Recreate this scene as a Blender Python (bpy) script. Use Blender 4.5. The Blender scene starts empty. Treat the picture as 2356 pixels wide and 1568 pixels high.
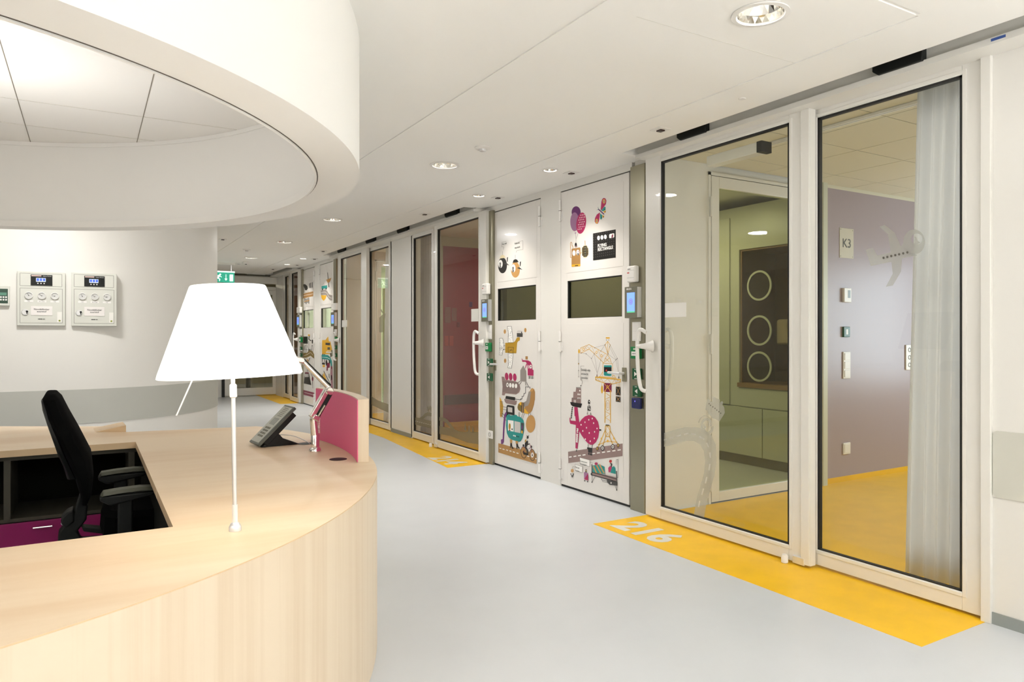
import bpy, math, random
from mathutils import Vector, Matrix
random.seed(4)
SC = bpy.context.scene
COL = SC.collection
# ---------------------------------------------------------------- camera
f, cx, cy, H = 1648., 1178., 771., 1.35
TH = math.atan((cx-204)/f)
FW = Vector((math.sin(TH), math.cos(TH), 0)); RT = Vector((math.cos(TH), -math.sin(TH), 0)); UP = Vector((0, 0, 1))
O = Vector((0, 0, H))
cam = bpy.data.objects.new('camera', bpy.data.cameras.new('camera')); COL.objects.link(cam)
cam.location = O; cam.rotation_euler = (math.pi/2, 0, -TH)
cam.data.sensor_width = 36; cam.data.lens = 36*f/2356; cam.data.shift_y = (cy-784)/2356; cam.data.clip_start = .02
SC.camera = cam
# ---------------------------------------------------------------- world, exposure, lights
SC.view_settings.view_transform = 'Standard'; SC.view_settings.look = 'None'
SC.view_settings.gamma = 1; SC.view_settings.use_curve_mapping = False
SC.view_settings.exposure = 0.15
w = bpy.data.worlds.new('world'); SC.world = w; w.use_nodes = True
w.node_tree.nodes['Background'].inputs[0].default_value = (.9, .95, 1, 1)
w.node_tree.nodes['Background'].inputs[1].default_value = .3
def lamp(name, loc, power, size, col=(1, .94, .84), rot=(0, 0, 0), shape='DISK', size_y=None, spread=180):
    l = bpy.data.lights.new(name, 'AREA'); l.energy = power; l.shape = shape; l.size = size
    if size_y: l.size_y = size_y
    l.color = col; l.spread = math.radians(spread)
    o = bpy.data.objects.new(name, l); o.location = loc; o.rotation_euler = rot; COL.objects.link(o); return o
WARM = (1, .99, .97); COOL = (.84, .92, 1)
DOWN = [(2.43, 2.06), (2.43, 5.16), (2.44, 8.24), (2.43, 10.58), (2.43, 13.0)]
SPOT = [(3.24, 4.87), (3.24, 6.11), (3.24, 12.69), (3.24, 13.86)]
DP = [6, 8, 10, 9.5, 10]
for (x, y), p in zip(DOWN, DP): lamp('downlight_light', (x, y, 2.694), p, .15, WARM)
for x, y in SPOT: lamp("spot_light", (x, y, 2.697), 9, .07, (1, .95, .87), (0, math.radians(8), 0), spread=110)
# luminaires of the hall behind and left of the camera
for x, y, p in [(2.43, -1.0, 4), (0.2, -1.0, 2.5), (-2.6, -1.0, 3), (-.2, .7, 2), (-4.2, .8, 7), (-4.2, 3.8, 14)]:
    lamp('downlight_light', (x, y, 2.694), p, .16, WARM)
lamp('wall_washer_light', (-.35, 6.42, 2.69), 24, .3, WARM)
# uplights added to brighten the ceiling, all out of view
UPL = [(2.7, -1.2, 135), (.6, -2.3, 80), (-1.9, -1.2, 60), (-3.8, 1.2, 30)]
for x, y, p in UPL: lamp('indirect_uplight', (x, y, 1.83), p, .36, WARM, (math.pi, 0, 0))
# unseen light added below the round recess to brighten its ceiling
lamp('uplight_light', (-.55, 4.2, 1.75), 10, .22, WARM, (math.pi, 0, 0))
# patient rooms
lamp('room_ceiling_light', (6.1, 1.7, 2.70), 13, .5, (1, .93, .78))
lamp('room_ceiling_light', (4.5, 1.6, 2.70), 7, .3, (1, .95, .85))
lamp('room_window_light', (8.35, 2.6, 1.5), 60, 1.4, (.72, .85, 1), (0, math.radians(90), 0), 'RECTANGLE', 1.6)
lamp('room_ceiling_light', (5.0, 8.0, 2.70), 9, .5, (1, .9, .75))
lamp('room_ceiling_light', (5.0, 5.6, 2.70), 15, .3, (1, .93, .7))
lamp('room_ceiling_light', (5.0, 10.8, 2.70), 18, .5, (1, .95, .8))
lamp('room_ceiling_light', (5.0, 13.2, 2.70), 40, .5, (.97, 1, .92))
lamp('room_ceiling_light', (5.0, 16.0, 2.70), 10, .4, (1, .85, .65))
lamp('lobby_light', (2.9, 18.6, 2.68), 16, .4, (1, .9, .65))
# ---------------------------------------------------------------- image geometry of the survey (points on real planes)
def ray(x, y): return FW + RT*((x-cx)/f) - UP*((y-cy)/f)
def onz(x, y, z=0.): d = ray(x, y); return O + d*((z-H)/d.z)
def onx(x, y, X): d = ray(x, y); return O + d*(X/d.x)
def ony(x, y, Y): d = ray(x, y); return O + d*(Y/d.y)
# ---------------------------------------------------------------- materials
def lin(c):
    c = c/255.
    return c/12.92 if c <= .04045 else ((c+.055)/1.055)**2.4
def rgb(*c): return (lin(c[0]), lin(c[1]), lin(c[2]), 1)
MATS = {}
def mat(name, col, rough=.5, metal=0., spec=.5, bump=0., bscale=40., emit=0., trans=0., coat=0., var=0.):
    if name in MATS: return MATS[name]
    m = bpy.data.materials.new(name); m.use_nodes = True; nt = m.node_tree
    b = nt.nodes['Principled BSDF']; b.inputs['Base Color'].default_value = col
    b.inputs['Roughness'].default_value = rough; b.inputs['Metallic'].default_value = metal
    b.inputs['Specular IOR Level'].default_value = spec
    if coat: b.inputs['Coat Weight'].default_value = coat
    if emit: b.inputs['Emission Color'].default_value = col; b.inputs['Emission Strength'].default_value = emit
    if trans: b.inputs['Transmission Weight'].default_value = trans
    if bump or var:
        tc = nt.nodes.new('ShaderNodeTexCoord'); n = nt.nodes.new('ShaderNodeTexNoise'); n.inputs['Scale'].default_value = bscale
        n.inputs['Detail'].default_value = 4
        nt.links.new(tc.outputs['Object'], n.inputs['Vector'])
        if bump:
            bp = nt.nodes.new('ShaderNodeBump'); bp.inputs['Strength'].default_value = bump; bp.inputs['Distance'].default_value = .002
            nt.links.new(n.outputs['Fac'], bp.inputs['Height']); nt.links.new(bp.outputs['Normal'], b.inputs['Normal'])
        if var:
            mr = nt.nodes.new('ShaderNodeMapRange'); mr.inputs['From Min'].default_value = .3; mr.inputs['From Max'].default_value = .7
            mr.inputs['To Min'].default_value = 1-var; mr.inputs['To Max'].default_value = 1+var*.4
            mx = nt.nodes.new('ShaderNodeMix'); mx.data_type = 'RGBA'; mx.blend_type = 'MULTIPLY'; mx.inputs[0].default_value = 1
            cb = nt.nodes.new('ShaderNodeCombineColor')
            nt.links.new(n.outputs['Fac'], mr.inputs['Value'])
            for i in range(3): nt.links.new(mr.outputs[0], cb.inputs[i])
            mx.inputs[6].default_value = col; nt.links.new(cb.outputs[0], mx.inputs[7]); nt.links.new(mx.outputs[2], b.inputs['Base Color'])
    MATS[name] = m; return m
def wood(name, c1, c2, scale, rough=.45):
    m = bpy.data.materials.new(name); m.use_nodes = True; nt = m.node_tree; b = nt.nodes['Principled BSDF']
    tc = nt.nodes.new('ShaderNodeTexCoord'); mp = nt.nodes.new('ShaderNodeMapping'); mp.inputs['Scale'].default_value = scale
    n = nt.nodes.new('ShaderNodeTexNoise'); n.inputs['Scale'].default_value = 1; n.inputs['Detail'].default_value = 6; n.inputs['Roughness'].default_value = .6
    mp2 = nt.nodes.new('ShaderNodeMapping'); mp2.inputs['Scale'].default_value = [s*.18 for s in scale]
    n2 = nt.nodes.new('ShaderNodeTexNoise'); n2.inputs['Scale'].default_value = 1; n2.inputs['Detail'].default_value = 3
    ad = nt.nodes.new('ShaderNodeMath'); ad.operation = 'ADD'
    r = nt.nodes.new('ShaderNodeValToRGB'); r.color_ramp.elements[0].position = .62; r.color_ramp.elements[1].position = 1.3/1.3
    r.color_ramp.elements[0].color = c2; r.color_ramp.elements[1].color = c1
    ml = nt.nodes.new('ShaderNodeMath'); ml.operation = 'MULTIPLY_ADD'; ml.inputs[1].default_value = 1.6; ml.inputs[2].default_value = -.75
    L = nt.links.new
    L(tc.outputs['Object'], mp.inputs['Vector']); L(mp.outputs[0], n.inputs['Vector']); L(tc.outputs['Object'], mp2.inputs['Vector']); L(mp2.outputs[0], n2.inputs['Vector'])
    L(n.outputs['Fac'], ad.inputs[0]); L(n2.outputs['Fac'], ad.inputs[1]); L(ad.outputs[0], ml.inputs[0]); L(ml.outputs[0], r.inputs[0])
    r.color_ramp.elements[0].position = .45; r.color_ramp.elements[1].position = 1.
    L(r.outputs[0], b.inputs['Base Color']); b.inputs['Roughness'].default_value = rough
    MATS[name] = m; return m
def glass(name, tint, refl=.02, power=5., rough=0.):
    m = bpy.data.materials.new(name); m.use_nodes = True; nt = m.node_tree; nt.nodes.clear()
    o = nt.nodes.new('ShaderNodeOutputMaterial'); t = nt.nodes.new('ShaderNodeBsdfTransparent'); t.inputs[0].default_value = tint
    g = nt.nodes.new('ShaderNodeBsdfGlossy'); g.inputs['Roughness'].default_value = rough; g.inputs[0].default_value = (1, 1, 1, 1)
    lw = nt.nodes.new('ShaderNodeLayerWeight'); lw.inputs['Blend'].default_value = .5
    p = nt.nodes.new('ShaderNodeMath'); p.operation = 'POWER'; p.inputs[1].default_value = power
    a = nt.nodes.new('ShaderNodeMath'); a.operation = 'MULTIPLY_ADD'; a.inputs[1].default_value = .9; a.inputs[2].default_value = refl; a.use_clamp = True
    mx = nt.nodes.new('ShaderNodeMixShader'); L = nt.links.new
    L(lw.outputs['Facing'], p.inputs[0]); L(p.outputs[0], a.inputs[0]); L(a.outputs[0], mx.inputs[0]); L(t.outputs[0], mx.inputs[1]); L(g.outputs[0], mx.inputs[2]); L(mx.outputs[0], o.inputs[0])
    MATS[name] = m; return m
def film(name, col, fac, translucent=False):
    m = bpy.data.materials.new(name); m.use_nodes = True; nt = m.node_tree; nt.nodes.clear()
    o = nt.nodes.new('ShaderNodeOutputMaterial'); t = nt.nodes.new('ShaderNodeBsdfTransparent'); d = nt.nodes.new('ShaderNodeBsdfDiffuse'); d.inputs[0].default_value = col
    mx = nt.nodes.new('ShaderNodeMixShader'); mx.inputs[0].default_value = fac; L = nt.links.new
    src = d.outputs[0]
    if translucent:
        tr = nt.nodes.new('ShaderNodeBsdfTranslucent'); tr.inputs[0].default_value = col; m2 = nt.nodes.new('ShaderNodeMixShader'); m2.inputs[0].default_value = .5
        L(d.outputs[0], m2.inputs[1]); L(tr.outputs[0], m2.inputs[2]); src = m2.outputs[0]
    L(t.outputs[0], mx.inputs[1]); L(src, mx.inputs[2]); L(mx.outputs[0], o.inputs[0])
    MATS[name] = m; return m
M_WALL = mat('white wall paint', (.80, .78, .735, 1), .45, bump=.05, bscale=200)
M_CEIL = mat('white ceiling plaster', (.93, .915, .88, 1), .8, bump=.04, bscale=150)
M_FRAME = mat('white lacquered aluminium', (.80, .78, .73, 1), .3, coat=.2)
M_DOOR = mat('glossy white laminate', (.82, .79, .75, 1), .22, coat=.3)
M_WHITE = mat('white plastic', (.84, .82, .79, 1), .35)
M_FLOOR = mat('light grey linoleum', (.62, .64, .665, 1), .32, var=.03, bscale=3)
M_YEL = mat('yellow linoleum', rgb(244, 192, 18), .4, var=.07, bscale=6)
M_BAND = mat('grey wall band', (.50, .50, .455, 1), .5)
M_SKIRT = mat('grey skirting', rgb(140, 145, 142), .5)
M_BLACK = mat('black rubber', (.006, .006, .006, 1), .5)
M_BLK2 = mat('black fabric', (.0025, .0025, .0025, 1), .95, spec=.05)
M_BLKP = mat('black plastic', (.005, .006, .0055, 1), .5, spec=.3)
M_ARM = mat('olive grey armrest pad', (.075, .078, .052, 1), .6)
M_STEEL = mat('brushed steel', (.33, .31, .23, 1), .34, metal=.9)
M_CHROME = mat('chrome', (.85, .83, .80, 1), .08, metal=1)
M_ALU = mat('satin aluminium', (.78, .78, .79, 1), .3, metal=.6)
M_GREY = mat('dark grey metal', rgb(110, 108, 92), .45)
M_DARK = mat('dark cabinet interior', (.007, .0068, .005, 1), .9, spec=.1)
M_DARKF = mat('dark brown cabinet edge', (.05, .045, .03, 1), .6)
M_MAG = mat('magenta laminate', rgb(140, 12, 88), .4)
M_PINK = mat('pink laminate', rgb(236, 98, 146), .5)
M_LILAC = mat('lilac wall paint', rgb(166, 152, 158), .35)
M_MAROON = mat('maroon wall paint', rgb(158, 30, 56), .4)
M_TILE = mat('cream ceiling tile', (.70, .66, .52, 1), .8, bump=.1, bscale=300)
M_BROWN = mat('brown backsplash', rgb(150, 120, 88), .5)
M_CAB = mat('pale cabinet laminate', (.62, .62, .54, 1), .35)
M_WTOP = wood('maple worktop', rgb(230, 208, 178), rgb(220, 192, 157), (1.0, 6, 6))
M_WFRONT = wood('maple vertical veneer', rgb(222, 205, 181), rgb(213, 193, 167), (30, 30, .7))
M_WEDGE = mat('maple edge', rgb(214, 186, 148), .5)
M_GLASS = glass('clear glass', (.96, .96, .925, 1), .022)
M_GLASSD = glass('dark door glass', (.45, .45, .36, 1), .025)
M_FROST = film('frosted film', (.55, .55, .50, 1), .62, True)
M_FROSTG = film('frosted grey film', (.36, .35, .27, 1), .72, True)
M_CURT = film('sheer curtain', (.96, .97, 1, 1), .95, True)
M_SHADE = mat('white lamp shade', (1, .985, .95, 1), .6, emit=1.55)
M_BULB = mat('glowing lamp', (1, .96, .86, 1), .5, emit=7)
M_BULB2 = mat('glowing spot lamp', (1, .93, .8, 1), .5, emit=22)
M_SCREEN = mat('blue touch screen', rgb(120, 160, 250), .3, emit=.75)
M_SCRG = mat('green screen bar', rgb(90, 190, 140), .3, emit=.5)
M_SCRP = mat('violet screen symbol', rgb(130, 120, 240), .3, emit=.6)
M_GREEN = mat('green plastic', rgb(0, 120, 60), .35)
M_DGREEN = mat('dark green plastic', rgb(0, 82, 45), .35)
M_NAVY = mat('navy plastic', rgb(18, 28, 88), .25)
M_EXIT = mat('exit sign green', rgb(0, 150, 120), .4, emit=.7)
M_EXITW = mat('exit sign white', rgb(240, 255, 248), .4, emit=.8)
M_INK = mat('grey ink', rgb(95, 95, 92), .7)
PAL = dict(k=(14, 12, 12), w=(250, 248, 244), m=(178, 30, 92), dm=(125, 20, 62), v=(98, 32, 102), lv=(158, 112, 150), ye=(226, 172, 40), mu=(184, 142, 30), ta=(196, 148, 84),
           br=(172, 128, 72), te=(20, 145, 140), gm=(146, 122, 118), g=(150, 142, 136), dg=(62, 60, 58), lg=(205, 200, 196), or_=(228, 176, 58), ol=(128, 104, 40), cr=(226, 210, 170), rd=(190, 40, 40), pu=(110, 48, 118))
def ink(k): return mat('print '+k, rgb(*PAL[k]), .3)
# ---------------------------------------------------------------- mesh builder
class MB:
    def __init__(s): s.v = []; s.f = []; s.m = []; s.ms = []
    def mi(s, m):
        if m not in s.ms: s.ms.append(m)
        return s.ms.index(m)
    def add(s, vs, fs, m):
        n = len(s.v); s.v += [tuple(v) for v in vs]; k = s.mi(m)
        for q in fs: s.f.append([i+n for i in q]); s.m.append(k)
        return s
    def box(s, x0, x1, y0, y1, z0, z1, m):
        x0, x1 = min(x0, x1), max(x0, x1); y0, y1 = min(y0, y1), max(y0, y1); z0, z1 = min(z0, z1), max(z0, z1)
        return s.add([(x, y, z) for z in (z0, z1) for x, y in ((x0, y0), (x1, y0), (x1, y1), (x0, y1))],
                     [(3, 2, 1, 0), (4, 5, 6, 7), (0, 1, 5, 4), (1, 2, 6, 5), (2, 3, 7, 6), (3, 0, 4, 7)], m)
    def obox(s, o, u, v, w_, m):   # oriented box from corner and three edge vectors
        o, u, v, w_ = map(Vector, (o, u, v, w_))
        P = [o, o+u, o+u+v, o+v]; P += [p+w_ for p in P]
        return s.add(P, [(3, 2, 1, 0), (4, 5, 6, 7), (0, 1, 5, 4), (1, 2, 6, 5), (2, 3, 7, 6), (3, 0, 4, 7)], m)
    def prism(s, pts, d, m):       # polygon (3d points) pushed along vector d
        d = Vector(d); P = [Vector(p) for p in pts]; n = len(P); Q = P+[p+d for p in P]
        fs = [tuple(range(n))[::-1], tuple(range(n, 2*n))]+[(i, (i+1) % n, n+(i+1) % n, n+i) for i in range(n)]
        return s.add(Q, fs, m)
    def poly(s, pts, m): return s.add(pts, [tuple(range(len(pts)))], m)
    def lathe(s, c, prof, m, n=24, axis=(0, 0, 1), cap=True, a0=0., a1=2*math.pi):
        ax = Vector(axis).normalized(); t = Vector((1, 0, 0)) if abs(ax.x) < .9 else Vector((0, 1, 0))
        u = (t-ax*t.dot(ax)).normalized(); v = ax.cross(u); c = Vector(c); full = abs(a1-a0-2*math.pi) < 1e-6
        k = n if full else n+1; V = []; F = []
        for r, h in prof:
            for i in range(k):
                a = a0+(a1-a0)*i/n; V.append(c+ax*h+(u*math.cos(a)+v*math.sin(a))*r)
        for j in range(len(prof)-1):
            for i in range(n):
                i2 = (i+1) % k; F.append((j*k+i, j*k+i2, (j+1)*k+i2, (j+1)*k+i))
        if cap and full: F.append(tuple(range(k))[::-1]); F.append(tuple(range((len(prof)-1)*k, len(prof)*k)))
        return s.add(V, F, m)
    def tube(s, path, r, m, n=10, cap=True):
        P = [Vector(p) for p in path]; R = r if isinstance(r, (list, tuple)) else [r]*len(P); V = []; F = []; pu = None
        for i, p in enumerate(P):
            t = (P[min(i+1, len(P)-1)]-P[max(i-1, 0)]).normalized()
            if pu is None: a = Vector((0, 0, 1)) if abs(t.z) < .9 else Vector((1, 0, 0)); u = t.cross(a).normalized()
            else: u = (pu-t*pu.dot(t)).normalized()
            pu = u; v = t.cross(u)
            for k in range(n): a = 2*math.pi*k/n; V.append(p+(u*math.cos(a)+v*math.sin(a))*R[i])
        for i in range(len(P)-1):
            for k in range(n): F.append((i*n+k, i*n+(k+1) % n, (i+1)*n+(k+1) % n, (i+1)*n+k))
        if cap: F.append(tuple(range(n))[::-1]); F.append(tuple(range((len(P)-1)*n, len(P)*n)))
        return s.add(V, F, m)
    def build(s, name, parent=None, bevel=0., smooth=True, label=None, seg=2):
        me = bpy.data.meshes.new(name); me.from_pydata(s.v, [], s.f)
        for m in s.ms: me.materials.append(m)
        me.polygons.foreach_set('material_index', s.m)
        if smooth: me.polygons.foreach_set('use_smooth', [True]*len(s.f)); me.set_sharp_from_angle(angle=.6)
        me.update(); o = bpy.data.objects.new(name, me); COL.objects.link(o)
        if parent:
            o.parent = parent; o.matrix_parent_inverse = Matrix.Translation(parent.location).inverted()
        if bevel:
            b = o.modifiers.new('bevel', 'BEVEL'); b.width = bevel; b.segments = seg; b.limit_method = 'ANGLE'; b.angle_limit = .7
        if label: o['label'] = label
        return o
def tag(o, label, cat, group=None, kind=None):
    if label: o['label'] = label
    if cat: o['category'] = cat
    if group: o['group'] = group
    if kind: o['kind'] = kind
    return o
def thing(name, loc, label, cat, group=None):
    o = bpy.data.objects.new(name, None); o.location = loc; o.empty_display_size = .1; COL.objects.link(o)
    return tag(o, label, cat, group)
def struct(name, loc=(0, 0, 0)):
    o = bpy.data.objects.new(name, None); o.location = loc; COL.objects.link(o); o['kind'] = 'structure'; return o
def S(mb, name, parent=None, **k):
    o = mb.build(name, parent, **k)
    if parent is None: o['kind'] = 'structure'
    return o
def text(s, size, org, right, up, m, parent, name='lettering', align='LEFT', ext=.0004, bold=0., squeeze=1., line=1.):
    c = bpy.data.curves.new('t', 'FONT'); c.body = s; c.size = size; c.align_x = align; c.extrude = ext; c.offset = bold; c.resolution_u = 3; c.space_line = line
    t = bpy.data.objects.new('t', c); COL.objects.link(t)
    dg = bpy.context.evaluated_depsgraph_get(); me = bpy.data.meshes.new_from_object(t.evaluated_get(dg))
    bpy.data.objects.remove(t); bpy.data.curves.remove(c)
    r = Vector(right).normalized(); u = Vector(up).normalized(); n = r.cross(u); org = Vector(org)
    for v in me.vertices: v.co = org + r*v.co.x*squeeze + u*v.co.y + n*v.co.z
    me.materials.clear(); me.materials.append(m); o = bpy.data.objects.new(name, me); COL.objects.link(o)
    if parent: o.parent = parent; o.matrix_parent_inverse = Matrix.Translation(parent.location).inverted()
    return o
def arc(c, r, a0, a1, n): return [(c[0]+r*math.cos(a0+(a1-a0)*i/n), c[1]+r*math.sin(a0+(a1-a0)*i/n)) for i in range(n+1)]
# ================================================================= SHELL
XW = 3.65
floor = S(MB().box(-5, 9, -3.5, 21, -.12, 0, M_FLOOR), 'floor')
Y = MB().box(3.11, 9, 1.77, 4.12, 0, .002, M_YEL)
Y.build('yellow_strip', floor, label='yellow linoleum of the nearest room running out into the corridor')
Y = MB(); Y.prism([(3.15, 6.62, 0), (9, 6.66, 0), (9, 11.9, 0), (3.35, 11.9, 0), (3.35, 9.0, 0)], (0, 0, .002), M_YEL)
Y.build('yellow_strip', floor, label='yellow linoleum strip of the middle rooms running out into the corridor')
Y = MB(); Y.prism([(3.25, 14.45, 0), (9, 14.45, 0), (9, 17.0, 0), (3.25, 17.0, 0)], (0, 0, .002), M_YEL)
Y.build('yellow_strip', floor, label='yellow linoleum patch at the far end of the corridor')
M_NUM = mat('pale floor numeral', (.70, .69, .64, 1), .35)
text('216', .34, (3.19, 4.02, .003), (0, -1, 0), (1, 0, 0), M_NUM, floor, 'room_number', bold=.012)
text('214', .34, (3.22, 7.27, .003), (0, -1, 0), (1, 0, 0), M_NUM, floor, 'room_number', bold=.012)
# ceiling : boards with shadow gaps, the two right ones with holes for the luminaires
import bmesh
def holed(name, x0, x1, y0, y1, holes, z=2.70, parent=None):
    bm = bmesh.new()
    def loop(p):
        vs = [bm.verts.new((a, b, z)) for a, b in p]
        for i in range(len(vs)): bm.edges.new((vs[i], vs[(i+1) % len(vs)]))
    loop([(x0, y0), (x1, y0), (x1, y1), (x0, y1)])
    for hx, hy, r in holes: loop(arc((hx, hy), r, 0, 2*math.pi, 32)[:-1])
    bmesh.ops.triangle_fill(bm, use_beauty=True, edges=bm.edges[:], normal=(0, 0, -1))
    for fc in bm.faces:
        if fc.normal.z > 0: fc.normal_flip()
    # side skirts give the board its thickness
    bd = [e for e in bm.edges if e.is_boundary]
    r = bmesh.ops.extrude_edge_only(bm, edges=bd)
    for v in [g for g in r['geom'] if isinstance(g, bmesh.types.BMVert)]: v.co.z += .012
    me = bpy.data.meshes.new(name); bm.to_mesh(me); bm.free(); me.materials.append(M_CEIL)
    o = bpy.data.objects.new(name, me); COL.objects.link(o)
    if parent: o.parent = parent
    return o
ceil = S(MB().box(-5, 9, -3.5, 21, 2.80, 2.9, M_CEIL), 'ceiling')
MB().box(-5, 1.782, -3.5, 21, 2.70, 2.80, M_CEIL).build('ceiling_board', ceil)
dh = [(x, y, .097) for x, y in DOWN]+[(2.43, -1.0, .097)]
holed('ceiling_board', 1.80, 3.005, -3.5, 1.715, [h for h in dh if h[1] < 1.7], parent=ceil)
holed('ceiling_board', 1.80, 3.005, 1.735, 16.4, [h for h in dh if h[1] > 1.7], parent=ceil)
holed('ceiling_board', 3.025, 3.40, 1.735, 17.0, [(x, y, .052) for x, y in SPOT], parent=ceil)
MB().box(3.005, 3.40, -3.5, 1.735, 2.70, 2.712, M_CEIL).build('ceiling_board', ceil)
MB().box(1.78, 3.03, -3.5, 17, 2.7065, 2.7075, M_CEIL).build('joint_backing', ceil)
for y0, y1 in ((4.16, 6.75), (12.0, 14.6)):
    MB().box(3.40, XW+.02, y0, y1, 2.70, 2.76, M_CEIL).build('ceiling_board', ceil)
MB().box(1.3, 3.8, 16.4, 17, 2.712, 2.8, M_CEIL).build('ceiling_board', ceil)
# joint backing must not close the lamp holes: rebuild it as two thin strips over the gaps
bpy.data.objects.remove([o for o in ceil.children if o.name.startswith('joint_backing')][0])
MB().box(1.775, 1.81, -3.5, 17, 2.705, 2.712, M_CEIL).box(2.995, 3.035, 1.7, 17, 2.705, 2.712, M_CEIL).box(1.81, 2.995, 1.70, 1.75, 2.705, 2.711, M_CEIL).build('joint_backing', ceil)
MB().box(2.0, 3.005, 2.344, 2.3475, 2.6996, 2.70, mat('ceiling seam', (.74, .72, .67, 1), .8)).build('ceiling_seam', ceil)
# walls that close the hall
S(MB().box(-5.2, -5, -3.5, 21, 0, 2.8, M_WALL), 'wall_left')
S(MB().box(-5.2, 9, -3.7, -3.5, 0, 2.8, M_WALL), 'wall_back')
S(MB().box(9, 9.2, -3.5, 21, 0, 2.8, M_WALL), 'wall_far_right')
S(MB().box(-5, 9, 21, 21.2, 0, 2.8, mat('cream lobby wall', (.55, .5, .34, 1), .6)), 'wall_lobby')
# curved white core wall
CC = (-.2, 9.03); CR = 1.49
pl = [(-5, CC[1]-CR)]+arc(CC, CR, -math.pi/2, 0, 40)+[(CC[0]+CR, 16.7)]
def ribbon(pts, z0, z1, th, m, closed=False):
    mb = MB(); n = len(pts); P = [Vector((a, b)) for a, b in pts]; N = []
    for i in range(n):
        t = (P[min(i+1, n-1)]-P[max(i-1, 0)]).normalized(); N.append(Vector((t.y, -t.x)))
    Q = [p+q*th for p, q in zip(P, N)]
    V = [(p.x, p.y, z0) for p in P]+[(p.x, p.y, z0) for p in Q]+[(p.x, p.y, z1) for p in P]+[(p.x, p.y, z1) for p in Q]
    F = []
    for i in range(n-1):
        F += [(n+i, n+i+1, 3*n+i+1, 3*n+i), (i+1, i, 2*n+i, 2*n+i+1), (2*n+i, 3*n+i, 3*n+i+1, 2*n+i+1), (i, i+1, n+i+1, n+i)]
    F += [(0, n, 3*n, 2*n), (n-1, 2*n-1+0, 4*n-1, 3*n-1)]
    return mb.add(V, F, m)
core = S(ribbon(pl, 0, 2.70, -.12, M_WALL), 'wall_core')
ribbon(pl[:42], .555, .862, .006, M_BAND).build('bump_band', core, label='grey protective band round the curved wall')
ribbon(pl[:42], 0, .07, .012, M_SKIRT).build('skirting', core)
# end wall with glass door
YE = 16.7
we = MB().box(1.29, 2.50, YE, YE+.15, 0, 2.8, M_WALL).box(3.76, 3.85, YE, YE+.15, 0, 2.8, M_WALL).box(2.50, 3.76, YE, YE+.15, 2.52, 2.8, M_WALL)
S(we, 'wall_end')
S(MB().box(1.3, 3.9, YE-.02, YE, 2.68, 2.71, mat('dark soffit edge', (.2, .19, .14, 1), .5)), 'trim_1')  # dark-coloured strip standing in for the shade of a ceiling slot
d = struct('door_1', (3.1, YE, 0)); fr = MB()
fr.box(2.56, 2.70, YE-.02, YE+.05, .02, 2.36, M_FRAME).box(3.58, 3.70, YE-.02, YE+.05, .02, 2.36, M_FRAME).box(2.70, 3.58, YE-.02, YE+.05, 2.26, 2.36, M_FRAME).box(2.70, 3.58, YE-.02, YE+.05, .02, .18, M_FRAME)
fr.build('door_leaf', d, .004)
MB().box(2.50, 2.56, YE-.03, YE+.05, 0, 2.44, M_BLACK).build('door_seal', d)  # black strip painted for the shade in the gap beside the door
MB().box(3.70, 3.76, YE-.03, YE+.06, 0, 2.44, M_FRAME).box(2.56, 3.76, YE-.03, YE+.06, 2.365, 2.44, M_FRAME).build('door_frame', d)
MB().box(2.70, 3.58, YE+.01, YE+.02, .18, 2.26, M_GLASS).build('pane', d)
MB().box(2.705, 3.575, YE-.004, YE+.0, 1.02, 1.07, M_FRAME).build('push_bar', d)
o = MB().box(2.72, 3.74, YE-.12, YE-.005, 2.50, 2.655, M_FRAME).build('door_operator', None, .006)
tag(o, 'long white door operator box above the end door', 'door operator')
o = MB().tube([(2.75, YE-.06, 2.42), (3.0, YE-.12, 2.40), (3.25, YE-.07, 2.44)], .008, M_ALU).build('operator_arm', None); o2 = o
tag(o, 'thin metal arm of the end door closer', 'door closer')
text('L 576', .07, (2.98, YE-.031, 2.375), (1, 0, 0), (0, 0, 1), M_INK, d)
o = MB().box(2.56, 3.6, 19.0, 19.5, .35, .42, mat('brown bench', rgb(120, 95, 50), .5)).build('bench', None); tag(o, 'brown bench seen through the end door', 'bench')
for x in (2.62, 3.5): MB().box(x, x+.04, 19.05, 19.45, 0, .35, M_GREY).build('leg', o)
# exit sign
e = thing('exit_sign', (2.15, 14.2, 2.70), 'green and white emergency exit sign hanging at the corner of the curved wall', 'exit sign')
MB().box(1.96, 2.36, 14.16, 14.24, 2.66, 2.70, M_FRAME).build('mounting_box', e, .004)
MB().box(1.97, 2.35, 14.19, 14.21, 2.335, 2.52, M_EXIT).build('sign_panel', e, .002)
MB().box(1.965, 2.355, 14.18, 14.22, 2.52, 2.545, M_EXITW).box(2.02, 2.03, 14.195, 14.205, 2.545, 2.66, M_ALU).box(2.29, 2.30, 14.195, 14.205, 2.545, 2.66, M_ALU).build('hanger', e)
sg = MB(); yy = 14.187
def pp(x, z): return (1.97+x, yy, 2.335+z)
sg.poly([pp(.295, .025), pp(.355, .025), pp(.355, .15), pp(.295, .15)], M_EXITW)
sg.poly([pp(.225, .15), pp(.235, .15), pp(.235, .07), pp(.255, .07), pp(.23, .03), pp(.205, .07), pp(.225, .07)], M_EXITW)
sg.lathe(pp(.13, .145), [(.016, 0), (.016, .002)], M_EXITW, 12, (0, -1, 0))
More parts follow.
